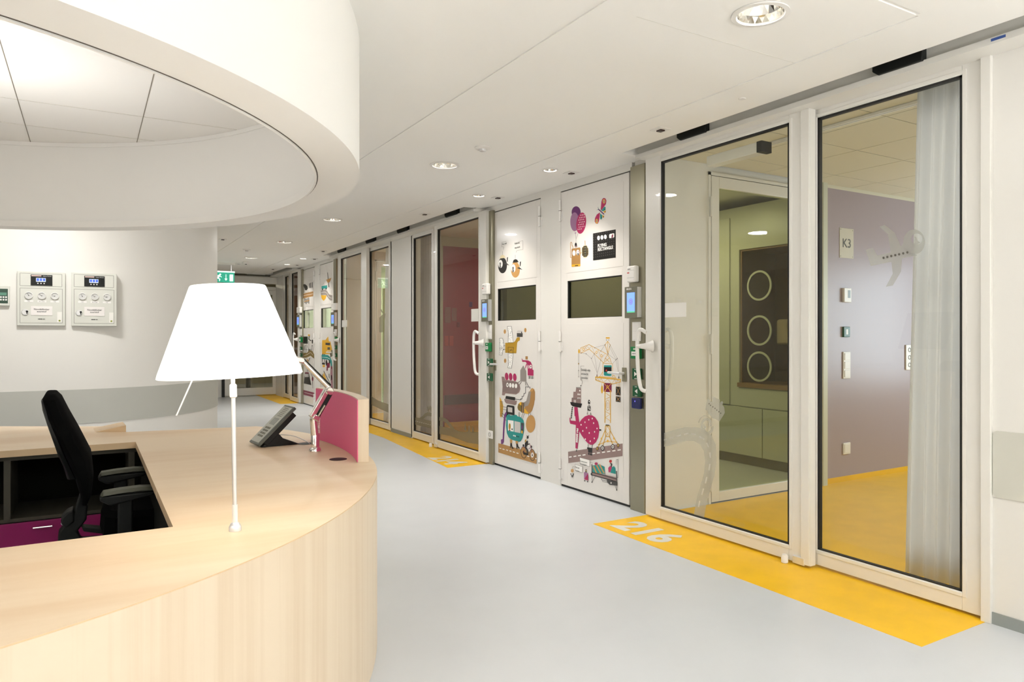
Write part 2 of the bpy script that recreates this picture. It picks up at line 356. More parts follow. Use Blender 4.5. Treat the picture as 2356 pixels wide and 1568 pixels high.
for a, b, wd in (((.12, .13), (.085, .075), .03), ((.085, .08), (.125, .055), .016), ((.125, .055), (.115, .02), .014), ((.085, .08), (.06, .045), .016), ((.06, .045), (.02, .045), .014), ((.115, .12), (.155, .095), .012), ((.105, .125), (.06, .115), .012), ((.06, .115), (.04, .085), .012)):
    A = Vector(a); B = Vector(b); t = (B-A).normalized(); n = Vector((-t.y, t.x))*wd/2
    sg.poly([pp(*(A+n)), pp(*(A-n)), pp(*(B-n)), pp(*(B+n))], M_EXITW)
sg.build('pictogram', e, smooth=False)
# round ring hanging below the ceiling
RC = (-1.1, 3.95)
ring = S(MB().lathe((RC[0], RC[1], 0), [(2.2, 2.70), (2.2, 2.66), (2.115, 2.16), (2.107, 2.10), (2.30, 2.10), (2.30, 2.70)], M_CEIL, 160, cap=False), 'trim_2')
MB().lathe((RC[0], RC[1], 0), [(2.106, 2.094), (2.106, 2.135), (2.096, 2.135), (2.096, 2.094), (2.106, 2.094)], M_CEIL, 160, cap=False).build('lip_strip', ring)
MB().lathe((RC[0], RC[1], 0), [(2.107, 2.0985), (2.1115, 2.0985), (2.1115, 2.101), (2.107, 2.101)], mat('shadow joint', (.12, .10, .08, 1), .8), 160, cap=False).build('shadow_joint', ring)
MB().lathe((RC[0], RC[1], 0), [(2.199, 2.672), (2.192, 2.672), (2.192, 2.699), (2.199, 2.699)], M_CEIL, 160, cap=False).build('cove_strip', ring)
cv = MB(); seam = mat('thin panel joint', (.25, .22, .18, 1), .8); seam2 = mat('faint panel joint', (.66, .63, .57, 1), .8)
for x in (-2.3, -1.63, -.99, -.35, .29):
    h = math.sqrt(max(0, 2.19**2-(x-RC[0])**2)); cv.box(x-.002, x+.002, RC[1]-h, RC[1]+h, 2.697, 2.70, seam)
for y in (5.55, 4.97): 
    h = math.sqrt(2.19**2-(y-RC[1])**2); cv.box(RC[0]-h, RC[0]+h, y-.002, y+.002, 2.6985, 2.70, seam2)
cv.build('panel_joint', ring)
# ================================================================= RIGHT WALL
def py(px, X=XW): return onx(px, 700, X).y
def pz(px, y, X=XW): return onx(px, y, X).z
wr = MB()
wr.box(XW, XW+.12, -3.5, 1.75, 0, 2.8, M_WALL)
wr.box(XW, XW+.12, 4.12, 4.3, 0, 2.8, M_WALL)
yA0, yA1 = py(1448), py(1290); yB0, yB1 = py(1244), py(1134)
yF0, yF1 = py(948), py(900)
wr.box(XW+.045, XW+.14, yA0-.03, yA0-.0, 0, 2.8, M_WALL)
wr.box(XW, XW+.12, yA1, yB0, 0, 2.64, M_WALL)
wr.box(XW, XW+.12, yA0-.03, yB1+.15, 2.64, 2.8, M_WALL)
wr.box(XW, XW+.12, yB1, yB1+.15, 0, 2.64, M_WALL)
wr.box(XW, XW+.12, yF0, yF1+.02, 0, 2.8, M_WALL)
yC0, yC1 = py(766), py(736); yD0, yD1 = py(724), py(696)
wr.box(XW, XW+.12, 12.0, yC0, 0, 2.8, M_WALL).box(XW, XW+.12, yC1, yD0, 0, 2.64, M_WALL).box(XW, XW+.12, yD1, yD1+.25, 0, 2.8, M_WALL).box(XW, XW+.12, yC0, yD1, 2.64, 2.8, M_WALL)
wr.box(XW, XW+.12, 16.0, 16.7, 0, 2.8, M_WALL)
# head above the glass fronts, up in the slot
for a, b in ((1.75, 4.12), (yB1+.1, 12.0), (yD1+.2, 16.0)): wr.box(XW+.004, XW+.118, a, b, 2.68, 2.798, M_WALL)
wr = S(wr, 'wall_right')
MB().box(XW-.008, XW, -3.5, 1.745, 0, .055, M_SKIRT).build('skirting', wr)
MB().box(XW-.008, XW, yF0+.02, yF1, 0, .055, M_SKIRT).build('skirting', wr)
b = MB().prism([(XW, 1.742-r_*(1-math.cos(a_)) if False else yv, zv) for yv, zv in
    [(-3.4, .595), (-3.4, .905), (1.725, .905), (1.737, .900), (1.742, .888), (1.742, .612), (1.737, .60), (1.725, .595)]], (-.006, 0, 0), mat('beige bump panel', (.62, .61, .54, 1), .5))
b.build('bump_panel', wr, label='pale grey protective panel on the wall right of the glass front')
# header: track covers with sensors
for k, (a, b_) in enumerate(((-3.4, 4.12), (6.72, 11.98), (14.55, 16.6))):
    t = S(MB().box(3.50, 3.655, a, b_, 2.66, 2.69, M_FRAME), 'trim_%d' % (3+k))
    MB().box(3.525, 3.655, a, b_, 2.69, 2.79, mat('grey track housing', (.66, .65, .60, 1), .4)).build('track_housing', t)
    if k == 1: MB().box(3.45, 3.66, b_, b_+.02, 2.70, 2.79, M_CEIL).build('slot_end', t)
o = MB().box(3.4985, 3.4998, 1.62, 1.68, 2.672, 2.684, mat('blue print', rgb(60, 90, 160), .5)).build('maker_label', None); tag(o, 'small blue printed sticker on the track cover by the right edge', 'sticker')
sn = [(2010, 2125, 'black motion sensor above the nearest fixed glass pane'), (1560, 1626, 'black motion sensor above the nearest sliding door'),
      (1025, 1053, 'black motion sensor above the sliding door of the maroon room'), (915, 938, 'black motion sensor above the wall panel beyond the maroon room'),
      (843, 862, 'black motion sensor above the fixed pane with the airplane film'), (778, 793, 'small black motion sensor above the farther sliding door')]
for a, b_, lab in sn:
    y1, y0 = py(a, 3.5), py(b_, 3.5)
    o = MB().prism([(3.485, y0, 2.685), (3.485, y0, 2.765), (3.485, y1, 2.765), (3.485, y1, 2.71), (3.485, y1-.03, 2.685)], (.045, 0, 0), M_BLKP).build('motion_sensor', None, .004)
    tag(o, lab, 'sensor', 'motion sensors over the doors')
# glass fronts ------------------------------------------------------
def front(name, X, y0, y1, g0, g1, th=.05, zt=2.665, gb=.105, gt=2.615, z0=.015, gl=None):
    d = struct(name, (X, (y0+y1)/2, 0)); m = MB()
    m.box(X, X+th, y0, g0, z0, zt, M_FRAME).box(X, X+th, g1, y1, z0, zt, M_FRAME).box(X, X+th, g0, g1, gt, zt, M_FRAME).box(X, X+th, g0, g1, z0, gb, M_FRAME)
    m.build('frame', d, .003)
    # glazing bead step
    b = MB(); e = .022
    b.box(X-.004, X+.01, g0-e, g0-.004, gb-e, gt+e, M_FRAME).box(X-.004, X+.01, g1+.004, g1+e, gb-e, gt+e, M_FRAME).box(X-.004, X+.01, g0-.004, g1+.004, gb-e, gb-.004, M_FRAME).box(X-.004, X+.01, g0-.004, g1+.004, gt+.004, gt+e, M_FRAME)
    b.build('glazing_bead', d, .0015)
    g = MB(); q = .012
    g.box(X+.004, X+.03, g0, g0+q, gb, gt, M_BLACK).box(X+.004, X+.03, g1-q, g1, gb, gt, M_BLACK).box(X+.004, X+.03, g0, g1, gb, gb+.006, M_BLACK).box(X+.004, X+.03, g0, g1, gt-.012, gt, M_BLACK)
    g.build('gasket', d)
    MB().box(X+.022, X+.028, g0+q, g1-q, gb+.006, gt-.012, gl or M_GLASS).build('pane', d)
    return d
XS = 3.585
d216 = front('door_2', XS, py(1864, XS), py(1485, XS), py(1815, XS), py(1520, XS))
f216 = front('window_1', XW, 1.79, py(1870), py(2213), py(1880), zt=2.68)
d214 = front('door_3', XS, py(1118, XS), py(999, XS), py(1101, XS), py(1006, XS))
f214 = front('window_2', XW, py(998), py(946), py(993), py(951), zt=2.68)
f213 = front('window_3', XW, py(901), py(846), py(894), py(850), zt=2.68)
d213 = front('door_4', XS, py(843, XS), py(777, XS), py(831, XS), py(784, XS))
dfar = front('door_5', XS, py(688, XS), py(667, XS), py(685, XS), py(671, XS))
ffar = front('window_4', XW, py(666), py(652), py(664), py(656), zt=2.68)
MB().box(XS-.012, XS+.0, py(1864, XS), py(1845, XS), .02, 2.66, M_FRAME).build('edge_profile', d216, .002)
MB().box(XW-.02, XW+.04, 1.745, 1.79, 0, 2.70, M_FRAME).build('edge_profile', f216, .003)
# door guide feet
for dd, px in ((d216, 1838), (d214, 1003)):
    y = py(px, XS)
    MB().box(XS-.014, XS, y-.045, y+.035, .012, .055, M_ALU).build('foot_plate', dd, .002)
for px, lab in ((1813, 'white door guide stud at the foot of the nearest sliding door'), (996, 'white door guide stud at the foot of the maroon room door')):
    y = py(px, XS)
    o = MB().lathe((XS-.03, y, 0), [(.016, .002), (.02, .006), (.02, .042), (.014, .052)], M_WHITE, 16).build('floor_guide', None)
    tag(o, lab, 'door guide', 'floor guides of the sliding doors')
# big white pull handles: horn shaped boss and bow
def pull(d, X, y, sgn=1, z=1.27, back=False):
    s = -1 if not back else 1
    pts = []
    P = [(.0, .10), (.03, .125), (.055, .12), (.072, .09), (.078, .0), (.074, -.12), (.062, -.22), (.045, -.30), (.02, -.325), (.0, -.33)]
    # bow lies in a plane parallel to the door, standing off it
    off = .075
    path = []
    for a, h in P: path.append((X+s*off*(1 if a > .01 else .75), y+sgn*(a-.0), z+h))
    # smooth by subdivision
    V = [Vector(p) for p in path]
    for _ in range(2):
        W = [V[0]]
        for i in range(len(V)-1): W += [V[i]*.75+V[i+1]*.25, V[i]*.25+V[i+1]*.75]
        W.append(V[-1]); V = W
    m = MB().tube(V, .0145, M_WHITE, 12)
    m.tube([(X+s*off, y+sgn*.078, z), (X+s*off*.9, y+sgn*.04, z)], .016, M_WHITE, 14)
    m.build('pull_handle', d)
    MB().tube([(X+s*off*.95, y+sgn*.055, z), (X+s*off*.7, y+sgn*.03, z), (X+s*off*.3, y+sgn*.0, z), (X+s*.003, y-sgn*.01, z)], [.017, .021, .034, .046], M_WHITE, 18).build('handle_boss', d)
pull(d216, XS, py(1500, XS), 1); pull(d216, XS+.05, py(1500, XS), -1, back=True)
pull(d214, XS, py(1112, XS), 1); pull(d213, XS, py(781, XS), 1)
pull(dfar, XS, py(686, XS), 1)
# paper labels on the glass
for dd, X, a, b_, y0, y1 in ((d216, XS, 1527, 1576, 696, 729), (d214, XS, 1082, 1101, 710, 739), (d213, XS, 785, 797, 736, 752)):
    MB().box(X+.012, X+.014, py(a, X), py(b_, X), pz((a+b_)/2, y0, X), pz((a+b_)/2, y1, X), mat('white paper', (.85, .83, .78, 1), .7)).build('paper_label', dd)
# drawing helper: flat prints on a plane X = const, coordinates read in a survey crop
class Print:
    def __init__(s, X, x0, y0, sc, step=.00003): s.X = X; s.x0 = x0; s.y0 = y0; s.sc = sc; s.mb = MB(); s.k = 0; s.step = step
    def crop(s, x0, y0, sc): s.x0 = x0; s.y0 = y0; s.sc = sc; return s
    def P(s, x, y): p = onx(s.x0+x/s.sc, s.y0+y/s.sc, s.X); return (s.X-s.k*s.step, p.y, p.z)
    def poly(s, pts, m, dz=1):
        s.k += dz; s.mb.poly([s.P(*p) for p in pts], m if not isinstance(m, str) else ink(m)); return s
    def ell(s, x, y, rx, ry, m, rot=0, n=20):
        c, q = math.cos(math.radians(rot)), math.sin(math.radians(rot))
        return s.poly([(x+rx*math.cos(t)*c-ry*math.sin(t)*q, y+rx*math.cos(t)*q+ry*math.sin(t)*c) for t in [2*math.pi*i/n for i in range(n)]], m)
    def dots(s, L, rx, ry, m):
        s.k += 1
        mm = ink(m) if isinstance(m, str) else m
        for x, y in L: s.mb.poly([s.P(x+rx*math.cos(t), y+ry*math.sin(t)) for t in [2*math.pi*i/8 for i in range(8)]], mm)
        return s
    def line(s, pts, wd, m):
        s.k += 1; mm = ink(m) if isinstance(m, str) else m
        for a, b in zip(pts[:-1], pts[1:]):
            A = Vector(a); B = Vector(b)
            if (B-A).length < 1e-6: continue
            t = (B-A).normalized(); n = Vector((-t.y, t.x))*wd/2; t = t*wd*.25
            s.mb.poly([s.P(*(A-t+n)), s.P(*(B+t+n)), s.P(*(B+t-n)), s.P(*(A-t-n))], mm)
        return s
    def lines(s, segs, wd, m):
        for g in segs: s.line(g, wd, m); s.k -= 1
        s.k += 1; return s
    def done(s, parent, name='printed_picture', label=None): return s.mb.build(name, parent, smooth=False, label=label)
# frosted decals on the glass
X = XW+.0215
p = Print(X, 1980, 500, 9.2235, .0)
def fan(pts): return pts
p.poly([(398, 196), (515, 160), (722, 320), (855, 612), (912, 545), (930, 640), (1000, 715), (1200, 800), (880, 872), (858, 1150), (685, 1440), (535, 1470), (683, 1190), (655, 940), (218, 1030), (108, 685), (262, 645), (352, 804), (645, 740), (575, 350)], M_FROST)
ringp = [(1135+230*math.cos(t), 520+265*math.sin(t)) for t in [2*math.pi*i/40 for i in range(41)]]
hole = [(1190+122*math.cos(t), 455+115*math.sin(t)) for t in [2*math.pi*i/40 for i in range(41)]]
for i in range(40): p.poly([ringp[i], ringp[i+1], hole[i+1], hole[i]], M_FROST)
p.k = 1; p.step = .0006; p.poly([(1120, 570), (1165, 520), (1160, 440), (1145, 410), (1175, 400), (1200, 440), (1215, 500), (1270, 530), (1200, 575)], M_FROST)
p.dots([(490, 857), (572, 838), (655, 818), (740, 799), (823, 781), (909, 761), (996, 741)], 25, 27, mat('decal window grey', rgb(95, 92, 84), .7)).done(f216, 'frosted_decal', 'frosted airplane shape stuck on the glass')
# road decal on the near sliding door  (crop 1360,740 scale 2.658)
X = XS+.0215
p = Print(X, 1360, 740, 2.658, 0.)
outer = [(438, 682), (500, 662), (570, 645), (640, 642), (690, 655), (735, 695), (762, 750), (768, 840), (755, 930), (730, 1020), (705, 1110), (690, 1200)]
inner = [(438, 765), (510, 748), (580, 728), (630, 728), (668, 750), (690, 790), (697, 850), (692, 920), (672, 990), (652, 1060), (635, 1140), (628, 1180)]
for i in range(len(outer)-1): p.poly([outer[i], outer[i+1], inner[i+1], inner[i]], M_FROST)
p.k = 1; p.step = .0006
p.lines([[(445, 722), (460, 718)], [(480, 713), (505, 705)], [(525, 700), (550, 692)], [(570, 688), (595, 682)], [(615, 684), (640, 688)], [(665, 700), (690, 718)], [(708, 740), (718, 765)], [(727, 800), (730, 830)], [(727, 870), (722, 905)], [(708, 950), (700, 985)], [(688, 1020), (678, 1055)], [(665, 1095), (658, 1130)]], 9, mat('decal dash', (.6, .59, .53, 1), .7))
p.crop(1590, 900, 11.2); p.k = 0
p.poly([(415, 190), (480, 205), (480, 250), (560, 270), (555, 110), (690, 190), (750, 215), (735, 300), (795, 245), (830, 275), (810, 350), (855, 400), (865, 500), (875, 550), (735, 770), (620, 705), (560, 690), (500, 620), (375, 460)], M_FROST)
for r0, r1, a0, a1 in ((1., .68, 0, 360), (1.28, 1.18, 200, 390)):
    n = 32
    for i in range(n):
        t0 = math.radians(a0+(a1-a0)*i/n); t1 = math.radians(a0+(a1-a0)*(i+1)/n)
        p.poly([(435+160*r*math.cos(t), 890+220*r*math.sin(t)) for r, t in ((r0, t0), (r0, t1), (r1, t1), (r1, t0))], M_FROST)
for i in range(6):
    a = i*math.pi/3; p.poly([(430+x*math.cos(a)*.75-y*math.sin(a)*.75, 910+x*math.sin(a)+y*math.cos(a)) for x, y in ((20, -22), (85, -28), (85, 28), (20, 22))], M_FROST)
p.k = 1; p.dots([(468, 315), (505, 357), (565, 397), (620, 436), (668, 480), (720, 522), (768, 560)], 14, 20, mat('decal window grey', rgb(95, 92, 84), .7))
p.done(d216, 'frosted_decal', 'frosted winding road with a wheel and a toy car on the glass')
# road decals of the maroon room (crop 940,900 scale 10.453)
p = Print(XW+.0215, 940, 900, 10.453, 0.)
T = [(150, 620), (260, 640), (330, 600), (380, 540), (460, 495), (560, 515)]; B = [(150, 800), (270, 815), (345, 670), (395, 610), (450, 585), (560, 600)]
p.poly([(150, 620), (265, 640), (350, 665), (450, 690), (560, 715), (560, 895), (400, 855), (150, 795)], M_FROSTG)
for i in range(1, 5): p.poly([T[i], T[i+1], [(0, 0), (345, 672), (352, 665), (395, 612), (450, 586), (560, 600)][i+1], [(0, 0), (300, 655), (352, 665), (395, 612), (450, 586)][i]], M_FROSTG)
p.poly([(465, 490), (445, 370), (515, 360), (518, 335), (530, 385), (560, 390), (560, 510), (530, 480), (530, 430), (480, 430), (480, 480)], M_FROSTG)
p.k = 1; p.step = .0006; p.lines([[(160+i*50, 710+i*12.5), (182+i*50, 715+i*12.5)] for i in range(8)], 12, mat('decal dash', (.6, .59, .53, 1), .7))
p.done(f214, 'frosted_decal', 'frosted grey road with a small castle on the glass')
p = Print(XS+.0215, 940, 900, 10.453, 0.)
p.poly([(705, 820), (880, 855), (1000, 885), (1090, 900), (1200, 955), (1330, 975), (1450, 965), (1700, 975), (1700, 1275), (1400, 1225), (1000, 1070), (705, 1010)], M_FROSTG)
T = [(705, 610), (820, 625), (890, 645), (950, 690), (1010, 765), (1060, 840), (1110, 905)]; B = [(705, 695), (800, 708), (870, 735), (915, 765), (960, 820), (1000, 870), (1025, 892)]
for i in range(6): p.poly([T[i], T[i+1], B[i+1], B[i]], M_FROSTG)
for x, y in ((1365, 745), (1455, 780), (1550, 805)): p.poly([(x, y), (x+30, y+190), (x-28, y+190)], M_FROSTG)
p.done(d214, 'frosted_decal', 'frosted grey road with three pine trees on the glass')
p = Print(XW+.0215, 760, 440, 2.376, 0.)
p.poly([(222, 1118), (260, 1142), (322, 1165), (322, 1210), (275, 1190), (222, 1165)], M_FROSTG)
p.poly([(268, 690), (288, 670), (272, 648), (278, 643), (292, 665), (300, 668), (298, 690), (290, 700), (290, 770), (268, 770)], M_FROSTG)
p.done(f213, 'frosted_decal', 'frosted airplane and road shapes on the glass')
# steel posts -------------------------------------------------------
XP = 3.62
posts = [('brushed steel post between the crane door and the nearest sliding door', 1483, 1450), ('brushed steel post between the maroon room and the monster door', 1133, 1119),
         ('far brushed steel post beside the yellow school bus door', 773, 767), ('farthest brushed steel post beside the bicycle picture door', 695, 689)]
for lab, a, b_ in posts:
    o = MB().box(XP, XW-.0005, py(a, XP), py(b_, XP), 0, 2.655, M_STEEL).build('steel_post', None, .003); tag(o, lab, 'post', 'steel posts along the corridor')
# wall devices on posts
def dev(name, lab, cat, a, b_, y0, y1, dep, m, bev=.004, X=XP, group=None):
    XF = X-dep; ya, yb = py(b_, XF), py(a, XF); c = (a+b_)/2; za, zb = pz(c, y1, XF), pz(c, y0, XF)
    t = thing(name, (X, (ya+yb)/2, za), lab, cat, group)
    MB().box(XF, X-.0005, ya, yb, za, zb, m).build('housing', t, bev, seg=3)
    return t, XF, ya, yb, za, zb
def quad(mb, X, y1, y0, z0, z1, m, k=1): mb.box(X-.0006*k, X+.001, y0, y1, z0, z1, m)
def fr(a, b, t): return a+(b-a)*t
def post_devices(where, D, detail=True, txt='G8.216'):
    t, XF, a, b_, z0, z1 = dev('call_unit', 'white call unit on the '+where, 'call unit', *D['call'], .05, M_WHITE, .012)
    if detail:
        m = MB(); m.box(XF-.0006, XF+.001, fr(b_, a, .1), fr(b_, a, .9), fr(z0, z1, .72), fr(z0, z1, .73), M_INK).box(XF-.0006, XF+.001, fr(b_, a, .1), fr(b_, a, .9), fr(z0, z1, .27), fr(z0, z1, .28), M_INK)
        m.box(XF-.0006, XF+.001, fr(b_, a, .1), fr(b_, a, .35), fr(z0, z1, .55), fr(z0, z1, .61), ink('rd')).box(XF-.0006, XF+.001, fr(b_, a, .15), fr(b_, a, .5), fr(z0, z1, .78), fr(z0, z1, .82), M_INK)
        m.build('markings', t, smooth=False)
    t, XF, a, b_, z0, z1 = dev('touch_panel', 'grey touch panel on the '+where, 'touch panel', *D['touch'], .047, M_GREY, .002)
    m = MB(); m.box(XF-.0008, XF+.001, fr(b_, a, .2), fr(b_, a, .84), fr(z0, z1, .17), fr(z0, z1, .81), M_SCREEN); m.box(XF-.001, XF+.001, fr(b_, a, .2), fr(b_, a, .84), fr(z0, z1, .17), fr(z0, z1, .215), M_SCRG)
    m.build('screen', t, smooth=False)
    cyy = fr(b_, a, .52); cz = fr(z0, z1, .52); r = (b_-a)*.17
    m = MB(); m.lathe((XF-.0008, cyy, cz), [(r, 0), (r, .0004), (r*.8, .0004), (r*.8, 0)], M_SCRP, 20, (-1, 0, 0), cap=False)
    for i in range(6): m.lathe((XF-.0008, cyy+math.cos(i*1.047)*r*.42, cz+math.sin(i*1.047)*r*.42), [(r*.25, 0), (r*.25, .0004)], M_SCRP, 8, (-1, 0, 0))
    m.build('screen_symbol', t, smooth=False)
    MB().box(XF+.004, XP-.001, a-.0012, a, z0+.004, z1-.004, M_ALU).build('side_plate', t)
    if txt: text(txt, (z1-z0)*.085, (XF-.001, fr(b_, a, .15), fr(z0, z1, .90)), (0, -1, 0), (0, 0, 1), M_WHITE, t, bold=.0005)
    t, XF, a, b_, z0, z1 = dev('switch_plate', 'white rocker switch on the '+where, 'switch', *D['switch'], .012, M_WHITE, .003)
    MB().box(XF-.003, XF, a+.012, b_-.012, z0+.012, (z0+z1)/2-.002, M_WHITE).box(XF-.003, XF, a+.012, b_-.012, (z0+z1)/2+.002, z1-.012, M_WHITE).build('rocker', t, .001)
    t, XF, a, b_, z0, z1 = dev('break_glass_unit', 'bright green release box on the '+where, 'alarm box', *D['green'], .04, M_GREEN, .004)
    MB().box(XF-.001, XF+.001, fr(b_, a, .15), fr(b_, a, .85), fr(z0, z1, .25), fr(z0, z1, .6), M_WHITE).build('release_plate', t)
    if detail:
        for k_ in (.35, .5, .65): MB().lathe((XF-.0015, fr(b_, a, k_), fr(z0, z1, .43)), [(.004, 0), (.004, .0006)], M_BLACK, 8, (-1, 0, 0)).build('release_dot', t)
        for k_ in (.42, .56): MB().box(XF-.001, XF, fr(b_, a, k_), fr(b_, a, k_+.08), fr(z0, z1, .74), fr(z0, z1, .88), M_WHITE).build('symbol', t)
    for n, (key, dr, wrd) in enumerate((('g1', 1, 'upper'), ('g2', -1, 'lower'))):
        t, XF, a, b_, z0, z1 = dev('door_switch', wrd+' dark green arrow switch on the '+where, 'door switch', *D[key], .025, M_DGREEN, .004)
        cyy = (a+b_)/2; cz = (z0+z1)/2; hh = (z1-z0)*.22; ww = (b_-a)*.18
        MB().poly([(XF-.001, cyy+dr*ww, cz+hh), (XF-.001, cyy-dr*ww, cz), (XF-.001, cyy+dr*ww, cz-hh)], M_WHITE).build('arrow', t, smooth=False)
        if detail:
            text('DEUR', (z1-z0)*.13, (XF-.001, cyy, z1-(z1-z0)*.14), (0, -1, 0), (0, 0, 1), M_WHITE, t, align='CENTER'); text('OPEN', (z1-z0)*.13, (XF-.001, cyy, z0+(z1-z0)*.05), (0, -1, 0), (0, 0, 1), M_WHITE, t, align='CENTER')
W1 = 'steel post by the nearest sliding door'
post_devices(W1, dict(call=(1441, 1460, 611, 649), touch=(1437, 1465, 659, 731), switch=(1454, 1473, 740, 784), green=(1450, 1468, 797, 825), g1=(1454, 1471, 847, 873), g2=(1455, 1472, 887, 912)))
t, XF, a, b_, z0, z1 = dev('card_reader', 'small navy blue card reader below the green switches on the near post', 'card reader', 1452, 1470, 915, 940, .035, M_NAVY, .008)
MB().lathe((XF-.0006, (a+b_)/2, fr(z0, z1, .7)), [(.006, 0), (.006, .0006)], M_SCRP, 10, (-1, 0, 0)).build('indicator', t)
W2 = 'steel post by the maroon room'
post_devices(W2, dict(call=(1108, 1120, 652, 677), touch=(1107, 1122, 688, 739), switch=(1118, 1130, 747, 780), green=(1116, 1124, 788, 808), g1=(1119, 1130, 824, 842), g2=(1119, 1130, 858, 876)), txt='G8.214')
t, XF, a, b_, z0, z1 = dev('wall_socket', 'small white socket near the foot of the steel post by the maroon room', 'socket', 1121, 1132, 990, 1008, .012, M_WHITE, .003)
MB().lathe((XF, (a+b_)/2, (z0+z1)/2), [(.022, 0), (.022, .002), (.019, .002), (.019, 0)], M_INK, 16, (-1, 0, 0), cap=False).build('socket_ring', t)
post_devices('far steel post beside the yellow bus door', dict(call=(762, 772, 697, 713), touch=(761, 769, 718, 750), switch=(769, 774, 757, 772), green=(768, 772.5, 775, 785), g1=(769, 773, 794, 803), g2=(769, 773, 812, 821)), False, None)
post_devices('farthest steel post beside the bicycle door', dict(call=(682, 690, 706, 720), touch=(682, 688.5, 724, 752), switch=(689.5, 693.5, 756, 772), green=(688, 692, 775, 787), g1=(689.5, 693, 797, 805), g2=(689.5, 693, 812, 820)), False, None)
# poster doors ------------------------------------------------------
def poster_door(name, y0, y1, lever_near, wy0, wy1, wz0=1.50, wz1=1.83, gl=M_GLASSD, lab=None):
    d = struct(name, (XW, (y0+y1)/2, 0)); m = MB(); X1 = XW+.04; g = .004
    m.box(XW, X1, y0+g, wy0, .02, 2.63, M_DOOR).box(XW, X1, wy1, y1-g, .02, 2.63, M_DOOR).box(XW, X1, wy0, wy1, .02, wz0, M_DOOR).box(XW, X1, wy0, wy1, wz1, 2.63, M_DOOR)
    m.build('leaf', d, .0015)
    MB().box(XW+.006, XW+.03, wy0, wy0+.012, wz0, wz1, M_BLACK).box(XW+.006, XW+.03, wy1-.012, wy1, wz0, wz1, M_BLACK).box(XW+.006, XW+.03, wy0, wy1, wz1-.008, wz1, M_BLACK).box(XW+.006, XW+.03, wy0, wy1, wz0, wz0+.004, M_BLACK).build('gasket', d)
    MB().box(XW+.020, XW+.026, wy0+.012, wy1-.012, wz0, wz1, gl).build('pane', d)
    MB().box(XW-.0015, XW, wy0-.02, wy1+.02, 1.90, 2.57, M_DOOR).box(XW-.0015, XW, wy0-.02, wy1+.02, .22, 1.45, M_DOOR).build('poster_board', d, .0005)
    MB().box(XW+.01, XW+.02, y0, y1, .0, .02, M_BLACK).box(XW+.012, XW+.03, y0+.0, y0+g, .02, 2.635, mat('door gap', (.1, .09, .08, 1), .8)).box(XW+.012, XW+.03, y1-g, y1, .02, 2.635, MATS['door gap']).box(XW+.012, XW+.03, y0, y1, 2.63, 2.637, MATS['door gap']).build('door_gap', d)
    hy = y1-.005 if lever_near else y0+.005
    for z in (2.37, 1.20, .06):
        m = MB(); m.tube([(XW-.012, hy, z), (XW-.012, hy, z+.19)], .011, M_WHITE, 12); m.box(XW-.004, XW, hy-.03, hy+.03, z+.01, z+.09, M_WHITE); m.tube([(XW-.012, hy, z+.093), (XW-.012, hy, z+.097)], .012, M_INK, 12)
        m.build('hinge', d)
    ly = y0+.055 if lever_near else y1-.055; s = 1 if lever_near else -1
    m = MB(); m.box(XW-.012, XW, ly-.022, ly+.022, .985, 1.095, M_STEEL); m.tube([(XW, ly, 1.05), (XW-.06, ly, 1.05)], .011, M_ALU, 12)
    m.tube([(XW-.058, ly-s*.008, 1.05), (XW-.06, ly+s*.06, 1.052), (XW-.058, ly+s*.14, 1.053)], [.011, .011, .010], M_ALU, 12)
    m.build('lever_handle', d, .002)
    return d
# window outlines from the picture, measured on the door plane
dA = poster_door('door_6', yA0, yA1, True, py(1431), py(1305))
dB = poster_door('door_7', yB0, yB1, False, py(1233), py(1144.5))
MG2 = glass('pale door glass', (.95, .98, .9, 1), .02)
dC = poster_door('door_8', yC0, yC1, True, py(762), py(738.5), 1.49, 1.84, MG2)
dD = poster_door('door_9', yD0, yD1, False, py(721), py(697.5), 1.49, 1.84, MG2)
# ---- picture A (crane door)
p = Print(XW-.0018, 1280, 430, 7.13)
p.ell(325, 415, 75, 100, 'v').ell(300, 570, 72, 155, 'lv').poly([(300, 745), (312, 772), (330, 745)], 'lv')
p.poly([(400+88*math.cos(t)*(1 if math.sin(t) > 0 else 1), 590+175*math.sin(t)) if False else (408+80*math.cos(t)-.18*170*math.sin(t)*.6, 592+175*math.sin(t)) for t in [2*math.pi*i/28 for i in range(28)]], 'm')
p.dots([(350+i*26+(13 if j % 2 else 0)-j*3, 470+j*38-i*4) for j in range(7) for i in range(5) if ((350+i*26-j*3-(410-(j-3)*6))/70)**2+((j-3)/3.9)**2 < .95], 6, 10, 'w')
p.lines([[(315, 770), (322, 850)], [(355, 765), (325, 850)], [(322, 850), (322, 915)]], 5, 'g')
p.ell(320, 950, 18, 38, 'k').poly([(302, 965), (345, 960), (340, 985), (308, 988)], 'gm')
p.line([(275, 1000), (270, 970), (258, 960), (255, 915), (242, 902), (232, 920), (232, 1155), (250, 1158)], 9, 'ta')
p.poly([(258, 1010), (385, 990), (395, 1000), (395, 1290), (385, 1302), (255, 1310), (250, 1300), (250, 1020)], 'br').poly([(250, 1272), (395, 1262), (392, 1298), (255, 1308)], 'ye')
p.ell(290, 1083, 26, 46, 'w').ell(354, 1073, 26, 46, 'w').ell(357, 1100, 10, 20, 'k').ell(360, 1058, 6, 10, 'm').lines([[(310, 1290), (355, 1286)]], 12, 'k')
p.lines([[(395, 1085), (420, 1070)], [(470, 880), (472, 955)]], 9, 'ta')
p.ell(472, 1055, 58, 106, 'cr')
cols = ['br', 'w', 'dm', 'ta', 'k', 'or_']
